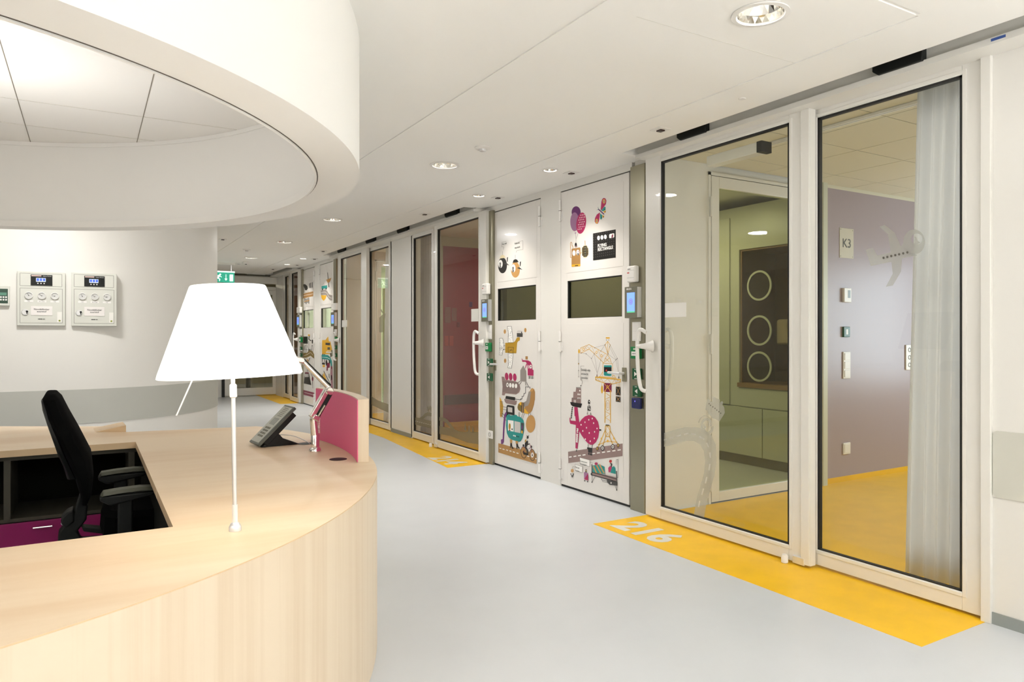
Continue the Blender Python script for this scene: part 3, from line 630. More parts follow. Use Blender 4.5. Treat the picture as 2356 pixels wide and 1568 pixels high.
for i in range(5):
    for j in range(9):
        x = 425+i*20; y = 970+j*20-i*2
        if ((x+9-472)/55)**2+((y+9-1055)/100)**2 < .95: p.poly([(x, y), (x+18, y-2), (x+18, y+17), (x, y+19)], cols[(i*2+j*3) % 6], 1 if (i+j) == 0 else 0)
p.k += 1
p.poly([(728, 370), (740, 240), (755, 195), (780, 178), (808, 190), (822, 225), (815, 280), (775, 335), (735, 385)], 'm').ell(783, 235, 22, 36, 'or_').ell(784, 237, 12, 22, 'g')
p.poly([(715, 415), (665, 450), (635, 510), (630, 565), (650, 600), (680, 603), (700, 560), (712, 480)], 'm').ell(664, 560, 20, 40, 'or_').ell(664, 558, 10, 22, 'g')
p.poly([(738, 385), (790, 320), (810, 330), (808, 375), (770, 400)], 'te').poly([(770, 400), (812, 380), (810, 420), (790, 425)], 'ye').poly([(718, 430), (755, 465), (750, 520), (735, 535), (720, 520)], 'te').poly([(755, 460), (785, 470), (785, 495), (762, 505)], 'ye')
p.dots([(793, 365), (803, 405), (742, 500), (772, 490)], 7, 9, 'k').line([(690, 362), (782, 445)], 17, 'v').lines([[(690, 362), (668, 378)], [(692, 360), (684, 328)]], 5, 'te')
p.poly([(602, 762), (975, 694), (975, 1156), (605, 1204)], 'k')
p.lines([[(615+i*33, 778-i*6+j*41), (615+i*33, 792-i*6+j*41)] for i in range(11) for j in range(10)], 4, 'g')
for i, x in enumerate((694, 750, 806)): p.ell(x, 835-i*9, 23, 38, 'w')
p.poly([(868, 785), (878, 770), (945, 757), (953, 768), (953, 818), (943, 828), (878, 840), (868, 828)], 'w').poly([(905, 832), (910, 790), (930, 768), (935, 790), (928, 830)], 'dm')
p.done(dA, label='printed balloons, butterfly and a black rectangle in the upper half')
tp = lambda x, y, k=.006: Vector((XW-.0018-k-.012, onx(1280+x/7.13, 430+y/7.13, XW).y, onx(1280+x/7.13, 430+y/7.13, XW).z))
KX = XW-.0018-.0045
def tx(s, px, py_, hgt, parent, m='w', sc=1., bold=0., right=(0, -1, 0), up=(0, 0, 1), sq=1., X=None):
    q = onx(px, py_, XW); return text(s, hgt, (X or KX, q.y, q.z), right, up, ink(m) if isinstance(m, str) else m, parent, bold=bold, squeeze=sq)
tx('FLYING', 1376.5, 569, .036, dA, bold=.0012); tx('RECTANGLE', 1376.5, 577.5, .036, dA, bold=.0012)
p = Print(XW-.0018, 1280, 750, 7.841)
Yc = 'or_'
p.poly([(893, 198), (963, 198), (963, 226), (893, 226)], Yc)
p.lines([[(925, 270), (880, 335), (930, 500)], [(925, 270), (972, 338), (930, 500)], [(925, 270), (925, 490)]], 8, 'ye')
p.lines([[(440, 390), (590, 330), (930, 515)], [(440, 490), (590, 410), (690, 500), (850, 660)], [(440, 390), (440, 490)]], 8, 'ye')
p.lines([[(460, 480), (520, 380), (570, 430), (640, 360), (690, 490), (760, 425), (800, 600), (870, 500)], [(450, 400), (510, 440), (540, 360), (600, 400)]], 4, 'ye')
p.ell(410, 452, 17, 40, 'ye').ell(487, 415, 18, 26, 'ye').ell(487, 415, 9, 14, 'w').ell(724, 470, 18, 26, 'ye').ell(724, 470, 9, 14, 'w').ell(814, 532, 18, 26, 'ye').ell(814, 532, 9, 14, 'w')
p.lines([[(700, 385), (878, 335)], [(800, 450), (880, 335)], [(972, 338), (1100, 580)], [(960, 370), (1080, 605)], [(930, 500), (1070, 605)], [(1100, 580), (1010, 680)], [(450, 480), (540, 498), (632, 582), (735, 840)], [(632, 582), (684, 498)], [(684, 498), (740, 850)], [(802, 612), (745, 830)], [(1075, 610), (1120, 860)], [(1105, 590), (1130, 860)], [(395, 490), (395, 650)], [(410, 490), (410, 650)], [(403, 700), (403, 920)]], 4, 'g')
p.dots([(694, 390), (802, 450), (878, 336), (972, 338), (963, 368), (936, 500), (1100, 578), (1088, 595), (1074, 610), (450, 480), (538, 498), (632, 582), (684, 498), (802, 612), (905, 248), (945, 248), (403, 798), (403, 912)], 6, 8, 'k')
p.ell(403, 675, 9, 18, 'k').ell(403, 675, 5, 10, 'ye')
p.lines([[(860, 660), (880, 580), (925, 515), (970, 580), (992, 670)], [(840, 665), (1015, 678)], [(840, 665), (838, 900)], [(1015, 678), (1015, 910)], [(880, 640), (960, 570)], [(960, 650), (885, 575)], [(838, 820), (795, 895)], [(1040, 880), (1075, 935)], [(1040, 880), (1010, 915)]], 7, 'ye')
p.poly([(860, 705), (990, 705), (998, 715), (996, 890), (960, 898), (870, 892), (857, 870)], 'te').poly([(858, 735), (996, 740), (996, 830), (858, 825)], 'k').ell(903, 798, 14, 20, 'rd')
p.line([(770, 905), (1080, 932)], 10, Yc).line([(708, 918), (1160, 962)], 22, Yc).lines([[(710, 925), (710, 968), (860, 1022), (1000, 1045), (1158, 1005), (1158, 960)]], 12, Yc)
p.lines([[(720, 970), (745, 935), (780, 1000), (810, 940), (850, 1015), (925, 950), (1000, 1040), (1050, 960), (1080, 1030), (1110, 970), (1150, 1005)]], 5, 'ye')
p.poly([(722, 905), (735, 845), (748, 908)], 'gm').poly([(1115, 940), (1128, 885), (1140, 942)], 'dg')
p.poly([(858, 1022), (998, 1028), (998, 1190), (856, 1180)], 'dm').lines([[(860, 1025), (995, 1185)], [(995, 1030), (860, 1180)], [(925, 1060), (880, 1185)], [(925, 1060), (975, 1185)]], 7, Yc)
p.lines([[(823, 1025), (823, 1070)], [(1090, 1030), (1090, 1090)], [(1120, 1030), (1120, 1090)], [(1145, 1020), (1145, 1090)]], 5, 'ye').ell(825, 1140, 19, 72, 'ye')
p.poly([(1075, 1088), (1160, 1094), (1160, 1252), (1073, 1240)], 'k').poly([(1075, 1262), (1160, 1272), (1160, 1372), (1073, 1358)], 'k').lines([[(1085, 1100), (1150, 1240)], [(1150, 1100), (1085, 1232)], [(1085, 1275), (1150, 1358)], [(1150, 1280), (1085, 1350)]], 6, 'ta')
p.lines([[(878, 1185), (878, 1740)], [(978, 1190), (978, 1740)]], 14, Yc).lines([[(885, 1200), (970, 1260)], [(970, 1275), (890, 1315)], [(890, 1540), (970, 1580)], [(970, 1590), (890, 1640)], [(890, 1650), (970, 1700)]], 7, Yc)
for i in range(20):
    t0 = 2*math.pi*i/20; t1 = 2*math.pi*(i+1)/20
    p.lines([[(928+38*math.cos(t0), 1425+95*math.sin(t0)), (928+38*math.cos(t1), 1425+95*math.sin(t1))]], 6, Yc); p.lines([[(928+18*math.cos(t0), 1425+48*math.sin(t0)), (928+18*math.cos(t1), 1425+48*math.sin(t1))]], 4, 'ye'); p.k -= 2
p.k += 2
p.poly([(275, 1380), (278, 1290), (305, 1285), (310, 1180), (350, 1182), (360, 1110), (448, 1120), (445, 1395)], 'gm').line([(360, 1105), (445, 1108)], 8, 'dg')
p.dots([(395, 1228), (425, 1230), (395, 1298), (425, 1300), (425, 1162)], 11, 17, 'w').dots([(290+i*22, 1310+j*28) for i in range(7) for j in range(3)], 6, 8, 'dg').lines([[(325, 1330), (325, 1378)], [(348, 1332), (348, 1380)]], 10, 'w')
p.poly([(248, 1365), (465, 1395), (445, 1472), (300, 1445), (268, 1420)], 'k').poly([(325, 1455), (382, 1462), (402, 1620), (330, 1620)], 'm').line([(440, 1080), (450, 1065)], 14, 'k')
p.lines([[(505, 715), (442, 715), (442, 970), (475, 985), (470, 1025), (455, 1050)]], 5, 'g')
p.poly([(572, 1395), (575, 1350), (592, 1318), (612, 1350), (610, 1402)], 'k').poly([(562, 1520), (565, 1450), (590, 1408), (620, 1450), (620, 1528)], 'dg').dots([(596, 1360), (590, 1440), (590, 1475), (605, 1495)], 8, 10, 'w')
p.crop(1280, 930, 7.13)
p.poly([(500, 165), (512, 110), (528, 165)], 'g').poly([(548, 168), (566, 120), (584, 170)], 'g')
p.lines([[(265-i*4, 40+i*33), (258-i*4, 62+i*33)] for i in range(6)], 10, 'k').lines([[(275-i*4, 45+i*33), (270-i*4, 62+i*33)] for i in range(6)], 8, 'dg')
p.poly([(300, 40), (350, 45), (378, 290), (320, 270)], 'm').poly([(218, 215), (228, 215), (240, 262), (320, 270), (378, 290), (378, 440), (325, 335), (232, 315), (220, 280)], 'm')
p.poly([(375, 300), (420, 240), (470, 195), (530, 172), (590, 178), (640, 210), (685, 280), (705, 360), (705, 440), (690, 540), (650, 620), (600, 660), (560, 660), (520, 635), (470, 580), (420, 510), (380, 440)], 'm')
p.poly([(322, 335), (378, 330), (378, 440), (352, 728), (315, 715)], 'm')
p.dots([(535, 250), (592, 230), (472, 290), (614, 305), (408, 332), (497, 381), (670, 393), (437, 433), (630, 448), (542, 467), (478, 568), (625, 555), (558, 602)], 9, 15, 'w')
p.poly([(708, 402), (740, 408), (738, 432), (706, 428)], 'k')
p.poly([(195, 775), (1088, 640), (1088, 845), (200, 960)], 'gm').lines([[(215, 862), (250, 857)], [(288, 852), (326, 845)], [(362, 840), (400, 834)], [(437, 829), (476, 823)], [(598, 806), (635, 801)], [(672, 795), (714, 790)], [(756, 785), (798, 778)], [(840, 773), (882, 766)], [(926, 762), (968, 755)], [(1010, 748), (1055, 742)]], 18, 'w')
p.lines([[(525, 650), (525, 710)], [(590, 655), (590, 720)]], 7, 'dg').poly([(508, 700), (592, 712), (592, 795), (525, 785), (522, 735), (508, 728)], 'k').dots([(535, 808), (560, 815), (582, 820)], 12, 20, 'k').ell(332, 758, 9, 14, 'dg').line([(332, 728), (332, 750)], 5, 'dg')
p.lines([[(808, 350), (800, 430), (690, 690)], [(880, 350), (885, 430), (1000, 640)], [(812, 520), (765, 665)], [(875, 530), (925, 650)], [(808, 350), (880, 350)], [(812, 520), (875, 530)], [(808, 430), (812, 520)], [(885, 430), (875, 530)], [(690, 660), (840, 600)], [(840, 600), (1000, 620)]], 11, Yc)
p.lines([[(812, 440), (872, 520)], [(880, 440), (815, 515)], [(840, 355), (815, 425)], [(845, 355), (880, 425)]], 5, 'ye').poly([(812, 328), (865, 332), (880, 348), (812, 345)], 'k').ell(845, 598, 16, 22, Yc).ell(742, 560, 11, 20, Yc).ell(945, 555, 11, 20, Yc)
for x, y, rx, ry, big in ((675, 722, 20, 34, 0), (762, 714, 30, 44, 1), (930, 692, 30, 44, 1), (1017, 670, 20, 34, 0)):
    p.ell(x, y, rx, ry, 'k').ell(x, y, rx*.66, ry*.66, 'w' if big else 'ye').ell(x, y, rx*.38, ry*.38, 'k').ell(x, y, rx*.16, ry*.16, 'w')
for a in ([(388, 868), (552, 912), (552, 1018), (392, 972)], [(310, 978), (432, 1018), (432, 1118), (318, 1082)]):
    p.poly(a, 'w').lines([a+[a[0]]], 5, 'g')
p.lines([[(552, 945), (600, 960)], [(270, 1050), (275, 1015), (310, 1025)]], 5, 'g')
p.ell(265, 1085, 23, 30, 'ta').poly([(232, 1130), (290, 1130), (282, 1165), (270, 1195), (258, 1195), (248, 1165)], 'dg').ell(262, 1145, 10, 16, 'w')
p.poly([(456, 1105), (525, 1125), (527, 1245), (460, 1225)], 'lv').poly([(525, 1130), (527, 1245), (460, 1225), (490, 1180)], 'm').dots([(492, 1075), (490, 1100)], 12, 16, 'k').dots([(468, 1248), (516, 1262)], 8, 14, 'dg').ell(493, 1085, 8, 12, 'ta')
p.poly([(595, 1100), (985, 1195), (985, 1265), (595, 1160)], 'gm').poly([(598, 1000), (710, 980), (797, 1020), (797, 1140), (600, 1110)], 'te')
p.lines([[(615, 1015), (665, 1125)], [(665, 995), (735, 1130)], [(715, 985), (785, 1120)]], 22, 'ta').ell(658, 970, 26, 22, 'm')
p.lines([[(588, 980), (588, 1165)], [(993, 1092), (993, 1320)], [(590, 1108), (990, 1220)]], 11, 'k').lines([[(590, 1155), (990, 1265)]], 14, 'k').ell(580, 1140, 12, 20, 'k')
p.poly([(855, 1040), (880, 1010), (910, 1015), (915, 1060), (890, 1110), (862, 1112)], 'm').poly([(895, 1100), (915, 1030), (950, 1010), (972, 1040), (980, 1140), (890, 1118)], 'te').line([(885, 965), (915, 975), (905, 1015)], 14, 'k').poly([(868, 940), (880, 905), (915, 912), (915, 940), (895, 958)], 'rd').ell(887, 985, 10, 20, 'lg')
p.poly([(830, 1235), (1005, 1270), (1005, 1330), (880, 1318), (840, 1275)], 'dg').ell(903, 1285, 9, 14, 'w').lines([[(740, 1210), (745, 1235), (840, 1255)], [(760, 1235), (765, 1262), (850, 1285)], [(590, 1170), (590, 1262)], [(645, 1175), (595, 1265)], [(965, 1325), (990, 1390)], [(990, 1325), (995, 1390)], [(985, 905), (1018, 900), (1018, 1198), (1000, 1198)]], 5, 'dg').dots([(590, 1272), (996, 1400)], 8, 14, 'k').ell(986, 945, 10, 45, 'lg')
p.done(dA, label='printed yellow tower crane, magenta dotted fish, road and hospital bed')
KX = XW-.0018-.0052
tx('Eindelijk mijn', 1338.5, 852.5, .029, dA, M_INK, sq=.85); tx('evenwicht', 1338.5, 861.5, .029, dA, M_INK, sq=.85); tx('gevonden', 1338.5, 870.5, .029, dA, M_INK, sq=.85)
q = onx(1328.5, 984, XW); text('PH 20000', .031, (KX, q.y, q.z), (0, .08, -1), (0, -1, -.08), ink('w'), dA, bold=.002)
tx('Zo meteen ben ik', 1336, 1060.5, .014, dA, M_INK); tx('helemaal nog fris', 1336, 1067, .014, dA, M_INK)
tx('Maak eens', 1325, 1075, .014, dA, M_INK); tx('een geluidje', 1325, 1082, .0125, dA, M_INK)
# ---- picture B (monster door)
p = Print(XW-.0018, 1130, 480, 6.033)
for cx_, cy_, body, cap in ((158, 785, 'k', 'cr'), (337, 845, 'ta', 'k')):
    p.ell(cx_, cy_, 62, 110, body)
    p.poly([(cx_-40, cy_-100+5), (cx_-25, cy_-135), (cx_, cy_-147), (cx_+25, cy_-138), (cx_+45, cy_-105)], cap).ell(cx_-28, cy_-20, 30, 56, 'w').ell(cx_-32, cy_-22, 11, 19, 'k').ell(cx_-32, cy_+16, 11, 19, 'k').dots([(cx_-32, cy_-22), (cx_-32, cy_+16)], 3, 6, 'w')
    p.poly([(cx_+20, cy_-25), (cx_+55, cy_-35), (cx_+98, cy_+2), (cx_+60, cy_-8)], 'dg').poly([(cx_+60, cy_-55), (cx_+62, cy_-108), (cx_+78, cy_-115), (cx_+70, cy_-45)], 'dg')
p.lines([[(210, 452), (150, 465), (148, 528), (180, 530), (168, 565)], [(380, 455), (440, 442), (442, 565), (360, 578), (345, 605)], [(160, 590), (160, 640)], [(335, 640), (335, 690)]], 4, 'g')
p.done(dB, label='two printed round birds with speech bubbles in the upper half')
KX = XW-.0018-.003
tx('Zeg \'s niks!', 1156, 563, .021, dB, M_INK); tx('Ik zie het', 1185, 562, .026, dB, M_INK); tx('nog steeds', 1185, 571.5, .024, dB, M_INK)
p = Print(XW-.0018, 1130, 740, 8.708)
for x, y in ((274, 195), (685, 165), (280, 778)): p.ell(x, y, 24, 44, 'ta').ell(x, y, 8, 14, 'br')
def speck(poly_, box, n, seed):
    rr = random.Random(seed); L = []
    while len(L) < n: L.append((rr.uniform(box[0], box[2]), rr.uniform(box[1], box[3])))
    p.lines([[(x, y), (x+rr.uniform(-14, 14), y+rr.uniform(-14, 14))] for x, y in L], 4, 'dg')
for pl_, bx in (([(325, 92), (408, 90), (420, 200), (445, 415), (340, 415), (345, 200), (330, 165)], (345, 105, 415, 400)), ([(340, 630), (445, 630), (412, 930), (335, 920), (345, 850)], (350, 640, 420, 915)), ([(168, 330), (230, 330), (258, 450), (258, 560), (235, 560), (218, 668), (160, 660), (172, 550)], (175, 345, 235, 650))):
    p.poly(pl_, 'w').lines([pl_+[pl_[0]]], 6, 'k'); speck(pl_, bx, 34, len(pl_))
p.lines([[(250, 480), (285, 480)], [(235, 550), (285, 553)], [(175, 525), (235, 525)]], 8, 'k')
p.poly([(282, 420), (440, 418), (480, 385), (520, 310), (575, 308), (575, 370), (545, 385), (522, 420), (505, 630), (282, 618)], 'mu').lines([[(340, 505), (450, 510), (440, 625)], [(340, 505), (345, 620)], [(370, 560), (430, 575)], [(360, 600), (420, 540)]], 6, 'k')
p.poly([(516, 225), (520, 185), (540, 172), (615, 172), (632, 190), (634, 228)], 'lg').poly([(516, 225), (634, 228), (632, 302), (516, 300)], 'dg').ell(610, 212, 9, 18, 'k')
p.poly([(688, 690), (735, 690), (735, 752), (688, 752)], 'br')
p.poly([(612, 732), (622, 735), (635, 765), (740, 772), (795, 800), (820, 860), (828, 955), (852, 965), (850, 1080), (735, 1072), (732, 880), (715, 830), (690, 800), (625, 800)], 'm').poly([(705, 830), (720, 850), (690, 935), (680, 930)], 'm').ell(795, 898, 20, 40, 'w').ell(797, 893, 8, 14, 'k').lines([[(757, 870), (757, 930)]], 14, 'w')
p.lines([[(745, 1095), (855, 1105)], [(745, 1122), (855, 1132)], [(770, 1080), (765, 1140)], [(830, 1085), (825, 1145)]], 8, 'k')
p.poly([(585, 970), (645, 872), (705, 985), (710, 1200), (585, 1190)], 'g').lines([[(585, 1185), (530, 1220)], [(610, 1200), (570, 1255)], [(685, 1205), (700, 1275)], [(705, 1205), (750, 1295)], [(780, 1340), (780, 1305), (690, 1298), (690, 1430), (658, 1432), (652, 1490), (620, 1492), (620, 1545), (590, 1545), (590, 1565)]], 9, 'k')
for x, y in ((312, 1092), (392, 1098), (475, 1108)): p.ell(x, y, 36, 76, 'm', -4)
p.poly([(210, 1095), (262, 1102), (285, 1160), (480, 1185), (540, 1215), (575, 1270), (588, 1340), (565, 1410), (500, 1455), (290, 1430), (268, 1475), (218, 1468), (230, 1300)], 'gm').lines([[(232, 1200+i*28), (575-abs(i-3)*12, 1225+i*28)] for i in range(8)], 7, 'dg')
for i, x in enumerate((328, 385, 440, 500)): p.ell(x, 1262+i*7, 24, 46, 'w')
p.ell(328, 1262, 12, 24, 'g')
p.poly([(730, 1568), (770, 1400), (800, 1340), (830, 1325), (865, 1350), (882, 1420), (880, 1568)], 'ta').poly([(800, 1568), (830, 1400), (850, 1345), (882, 1420), (880, 1568)], 'br')
p.crop(1130, 900, 8.25)
p.poly([(283, 83), (460, 110), (455, 170), (270, 138)], 'k').poly([(250, 140), (455, 175), (492, 175), (480, 245), (455, 258), (290, 225), (262, 195)], 'gm').line([(460, 145), (560, 158), (565, 140), (590, 142)], 9, 'k')
p.poly([(690, 120), (740, 0), (835, 0), (832, 130), (815, 250), (780, 360), (740, 410), (690, 425), (630, 410), (640, 280), (690, 200)], 'br').poly([(620, 210), (670, 180), (715, 0), (760, 0), (735, 200), (700, 270), (630, 290)], 'g').poly([(575, 390), (515, 350), (502, 300), (515, 240), (560, 200), (580, 200)], 'ol').poly([(525, 230), (560, 200), (580, 205), (578, 270)], 'ye').poly([(630, 310), (715, 410), (690, 425), (630, 410)], 'ye')
p.poly([(580, 205), (627, 210), (627, 410), (578, 400)], 'dg').poly([(596, 207), (612, 209), (612, 407), (594, 403)], 'br')
p.poly([(165, 100), (200, 170), (232, 270), (225, 380), (200, 480), (172, 485), (168, 300)], 'ye').lines([[(170, 190+i*24), (225, 196+i*24)] for i in range(12)], 9, 'dg').lines([[(232, 292), (300, 300)], [(232, 340), (295, 352)], [(220, 420), (260, 460)], [(205, 460), (285, 550)]], 7, 'k')
p.poly([(298, 270), (320, 255), (430, 272), (445, 295), (445, 455), (330, 430), (285, 500), (285, 400)], 'k').poly([(315, 292), (405, 308), (405, 400), (318, 385)], 'lg')
p.poly([(290, 375), (300, 420), (275, 500), (258, 700), (245, 950), (228, 990), (190, 1000), (188, 915), (220, 900), (232, 600), (250, 440)], 'pu').lines([[(195, 1000), (195, 1030)], [(215, 1000), (215, 1032)]], 7, 'k')
p.lines([[(545, 395), (545, 480)], [(525, 395), (525, 470)], [(605, 410), (575, 495)], [(632, 420), (600, 520)], [(715, 420), (715, 485)], [(745, 420), (760, 465)]], 6, 'dg').dots([(717, 492), (760, 470)], 11, 14, 'k')
p.ell(752, 615, 90, 168, 'ta', 2)
p.poly([(290, 500), (300, 455), (340, 430), (370, 455), (450, 450), (455, 440), (490, 448), (500, 470), (570, 490), (615, 540), (632, 610), (628, 750), (600, 880), (565, 945), (530, 955), (390, 915), (335, 870), (300, 790), (285, 650)], 'te')
p.poly([(320, 540), (430, 555), (430, 762), (322, 742)], 'w').poly([(445, 560), (558, 585), (560, 790), (445, 768)], 'lg').poly([(570, 592), (625, 600), (612, 800), (572, 780)], 'dg').ell(355, 665, 20, 62, 'mu').poly([(390, 700), (412, 703), (412, 735), (390, 730)], 'k').poly([(340, 725), (370, 730), (368, 750), (340, 745)], 'dm').poly([(575, 740), (605, 750), (600, 805), (575, 785)], 'ye').ell(590, 680, 14, 40, 'pu')
p.poly([(358, 905), (405, 915), (402, 980), (362, 975)], 'ta').poly([(465, 935), (512, 942), (508, 1000), (470, 995)], 'ta').poly([(368, 975), (395, 980), (405, 1040), (438, 1085), (400, 1085), (378, 1030), (375, 1072), (362, 1070)], 'k').poly([(480, 990), (508, 992), (520, 1040), (555, 1082), (518, 1080), (500, 1050), (498, 1095), (485, 1092)], 'k')
p.poly([(140, 980), (865, 1180), (865, 1375), (140, 1155)], 'br'); p.k -= .5; p.lines([[(150, 1002+i*22), (855, 1195+i*22)] for i in range(8)], 3, 'ta')
p.lines([[(165, 1075), (192, 1082)], [(222, 1090), (255, 1102)], [(290, 1108), (322, 1117)], [(355, 1125), (385, 1135)], [(420, 1145), (452, 1155)], [(487, 1165), (520, 1175)], [(690, 1222), (725, 1235)], [(845, 1270), (865, 1278)]], 16, 'w')
p.poly([(368, 975), (395, 980), (405, 1040), (438, 1085), (400, 1085), (378, 1030), (375, 1072), (362, 1070)], 'k').poly([(480, 990), (508, 992), (520, 1040), (555, 1082), (518, 1080), (500, 1050), (498, 1095), (485, 1092)], 'k')
for x, y in ((622, 1155), (785, 1205)):
    p.ell(x, y, 56, 114, 'k', -5).ell(x, y, 47, 102, 'ta', -5).ell(x, y, 43, 95, 'br', -5).ell(x, y, 14, 34, 'k', -5)
p.ell(785, 1205, 26, 50, 'w').ell(785, 1208, 10, 20, 'k')
p.poly([(600, 1140), (690, 1170), (715, 1190), (705, 1215), (620, 1195)], 'k').lines([[(640, 1100), (622, 1155)], [(760, 1050), (785, 1200)], [(735, 990), (760, 1060)], [(715, 1090), (760, 1060)], [(600, 1050), (690, 1075)]], 8, 'dm')
p.poly([(690, 925), (705, 960), (700, 990), (740, 985), (742, 998), (690, 1020), (670, 1060), (710, 1110), (715, 1190), (690, 1190), (680, 1110), (645, 1060), (642, 980)], 'k').ell(697, 875, 18, 36, 'k').ell(703, 905, 9, 14, 'w').poly([(640, 970), (645, 920), (675, 905), (665, 950)], 'mu').poly([(605, 1000), (630, 1005), (632, 1040), (600, 1035)], 'k').lines([[(685, 850), (680, 830)], [(710, 850), (722, 828)]], 7, 'k').ell(768, 1045, 12, 22, 'k')
p.done(dB, label='printed plane, dragon, whale, teal bus creature, road and cyclist')
KX = XW-.0018-.0055
tx('STONE', 1182, 1002.5, .017, dB, 'w', bold=.0006); tx('AGE 875', 1188.5, 1004, .017, dB, 'k')
# ---- picture C (yellow bus) and D (bicycle), far doors
p = Print(XW-.0018, 680, 590, 8.25)
p.poly([(478, 640), (560, 618), (600, 650), (640, 720), (695, 735), (695, 832), (655, 830), (620, 790), (580, 730), (480, 728)], 'g').line([(488, 682), (560, 672), (600, 700), (630, 760), (670, 785), (695, 785)], 5, 'w').poly([(490, 560), (600, 540), (602, 600), (495, 615)], 'te').dots([(510, 620), (580, 610)], 12, 18, 'k').line([(608, 305), (632, 578)], 12, 'k').poly([(580, 440), (685, 400), (650, 480), (610, 500)], 'ta').poly([(482, 730), (590, 735), (570, 800), (532, 840), (495, 795)], 'ye')
p.lines([[(520, 540), (530, 505), (550, 540)], [(500, 320), (560, 330)], [(630, 250), (650, 260)]], 3, 'g')
p.crop(680, 750, 8.708)
p.poly([(532, 280), (600, 275), (655, 200), (665, 300), (700, 310), (735, 480), (735, 560), (620, 560), (530, 560)], 'ye').poly([(600, 330), (695, 335), (690, 385), (600, 375)], 'dg').poly([(640, 420), (690, 420), (690, 470), (640, 470)], 'dg').lines([[(630, 492), (730, 497)]], 10, 'w').lines([[(548, 555), (548, 600)], [(582, 560), (582, 600)], [(705, 530), (707, 610)]], 18, 'k')
p.poly([(520, 570), (640, 575), (690, 610), (725, 690), (735, 800), (705, 800), (695, 720), (650, 670), (525, 655)], 'te').line([(530, 620), (640, 630), (690, 660)], 6, 'w').poly([(705, 800), (738, 805), (745, 1265), (715, 1265), (700, 1000)], 'dm').line([(722, 860), (725, 1200)], 5, 'w')
p.lines([[(535, 660), (535, 710)], [(582, 660), (582, 715)]], 12, 'k').poly([(530, 725), (590, 730), (590, 770), (530, 765)], 'k').poly([(540, 775), (588, 775), (588, 820), (545, 820)], 'ye').ell(620, 730, 18, 60, 'k').ell(680, 720, 15, 50, 'k').poly([(640, 730), (690, 740), (685, 830), (650, 835), (645, 890), (620, 890), (625, 800)], 'dm').poly([(540, 1010), (570, 920), (630, 1090), (560, 1060)], 'ye').line([(565, 895), (700, 1160)], 10, 'k').lines([[(540, 960), (545, 1010)], [(672, 955), (675, 1040)]], 12, 'k').ell(718, 1030, 14, 55, 'k')
p.done(dC, label='printed yellow bus with winding teal road')
p = Print(XW-.0018, 680, 590, 8.25)
p.poly([(132, 705), (337, 655), (337, 750), (135, 795)], 'br').line([(140, 742), (330, 705)], 5, 'w').poly([(135, 530), (180, 520), (225, 560), (232, 610), (210, 640), (185, 635), (165, 590)], 'k').lines([[(155, 580), (158, 690)], [(235, 640), (240, 680)]], 6, 'g').lines([[(265, 510), (267, 590)], [(288, 498), (290, 590)], [(318, 488), (320, 585)]], 13, 'k').lines([[(175, 790), (178, 880)], [(200, 800), (202, 900)], [(225, 790), (227, 880)], [(250, 780), (252, 890)]], 12, 'k').lines([[(170, 850), (260, 830)]], 18, 'ta')
p.lines([[(240, 400), (310, 385)], [(240, 435), (315, 425)], [(245, 462), (305, 452)]], 4, 'g')
p.crop(680, 750, 8.708)
p.poly([(160, 205), (245, 205), (245, 352), (160, 348)], 'k').ell(268, 180, 22, 18, 'ye').line([(275, 200), (265, 260), (310, 290)], 16, 'k').poly([(325, 270), (352, 270), (352, 348), (325, 345)], 'dg')
for x in (195, 332): p.ell(x, 465, 24, 85, 'k').ell(x, 465, 18, 74, 'lg')
p.lines([[(195, 465), (270, 470), (332, 465)], [(220, 370), (270, 470)], [(265, 300), (272, 470)]], 6, 'k').poly([(250, 520), (262, 460), (285, 460), (285, 520)], 'k')
p.poly([(150, 535), (220, 540), (280, 480), (330, 490), (370, 560), (370, 650), (300, 590), (220, 630), (155, 630)], 'ol').line([(165, 590), (230, 570), (300, 525), (350, 580)], 5, 'w').ell(240, 700, 20, 45, 'ta').line([(285, 635), (262, 700)], 10, 'k').poly([(190, 920), (265, 920), (315, 1180), (165, 1145), (175, 1040)], 'k').poly([(190, 920), (265, 920), (268, 950), (188, 945)], 'dm').lines([[(200, 960), (200, 1015)], [(225, 960), (225, 1015)], [(250, 960), (252, 1015)]], 14, 'w').lines([[(240, 850), (240, 910)], [(310, 930), (340, 1020), (348, 1240)]], 8, 'k').ell(342, 1055, 18, 42, 'dm').lines([[(215, 1190), (215, 1290)], [(240, 1190), (240, 1290)]], 12, 'lg')
p.poly([(160, 1275), (370, 1330), (370, 1425), (160, 1370)], 'dm').line([(175, 1325), (360, 1375)], 6, 'w')
p.done(dD, label='printed bicycle rider, bag and road')
# ================================================================= ROOMS BEHIND THE GLASS
def room_box(name_prefix, y0, y1, m_far, m_near, xr=8.5):
    pass
# near patient room
S(MB().box(3.78, 4.29, 4.14, 4.26, 0, 2.8, M_WALL).box(4.29, 5.72, 4.16, 4.26, 2.64, 2.8, M_WALL), 'wall_room_side')
S(MB().box(5.72, 9, 4.14, 4.26, 0, 2.69, M_LILAC).box(5.72, 9, 4.14, 4.26, 2.69, 2.8, M_TILE), 'wall_lilac')
S(MB().box(3.78, 9, -.6, -.5, 0, 2.8, M_WALL), 'wall_room_near')
S(MB().box(5.66, 5.72, 4.10, 4.2, 0, 2.8, mat('pale green jamb', (.62, .63, .5, 1), .4)), 'trim_7')
S(MB().box(5.72, 9, 4.128, 4.14, 0, .05, M_YEL), 'baseboard_lilac')
S(MB().box(8.5, 8.6, -.5, 4.14, 0, .85, M_WALL).box(8.5, 8.6, -.5, 4.14, 2.3, 2.8, M_WALL), 'wall_window_side')
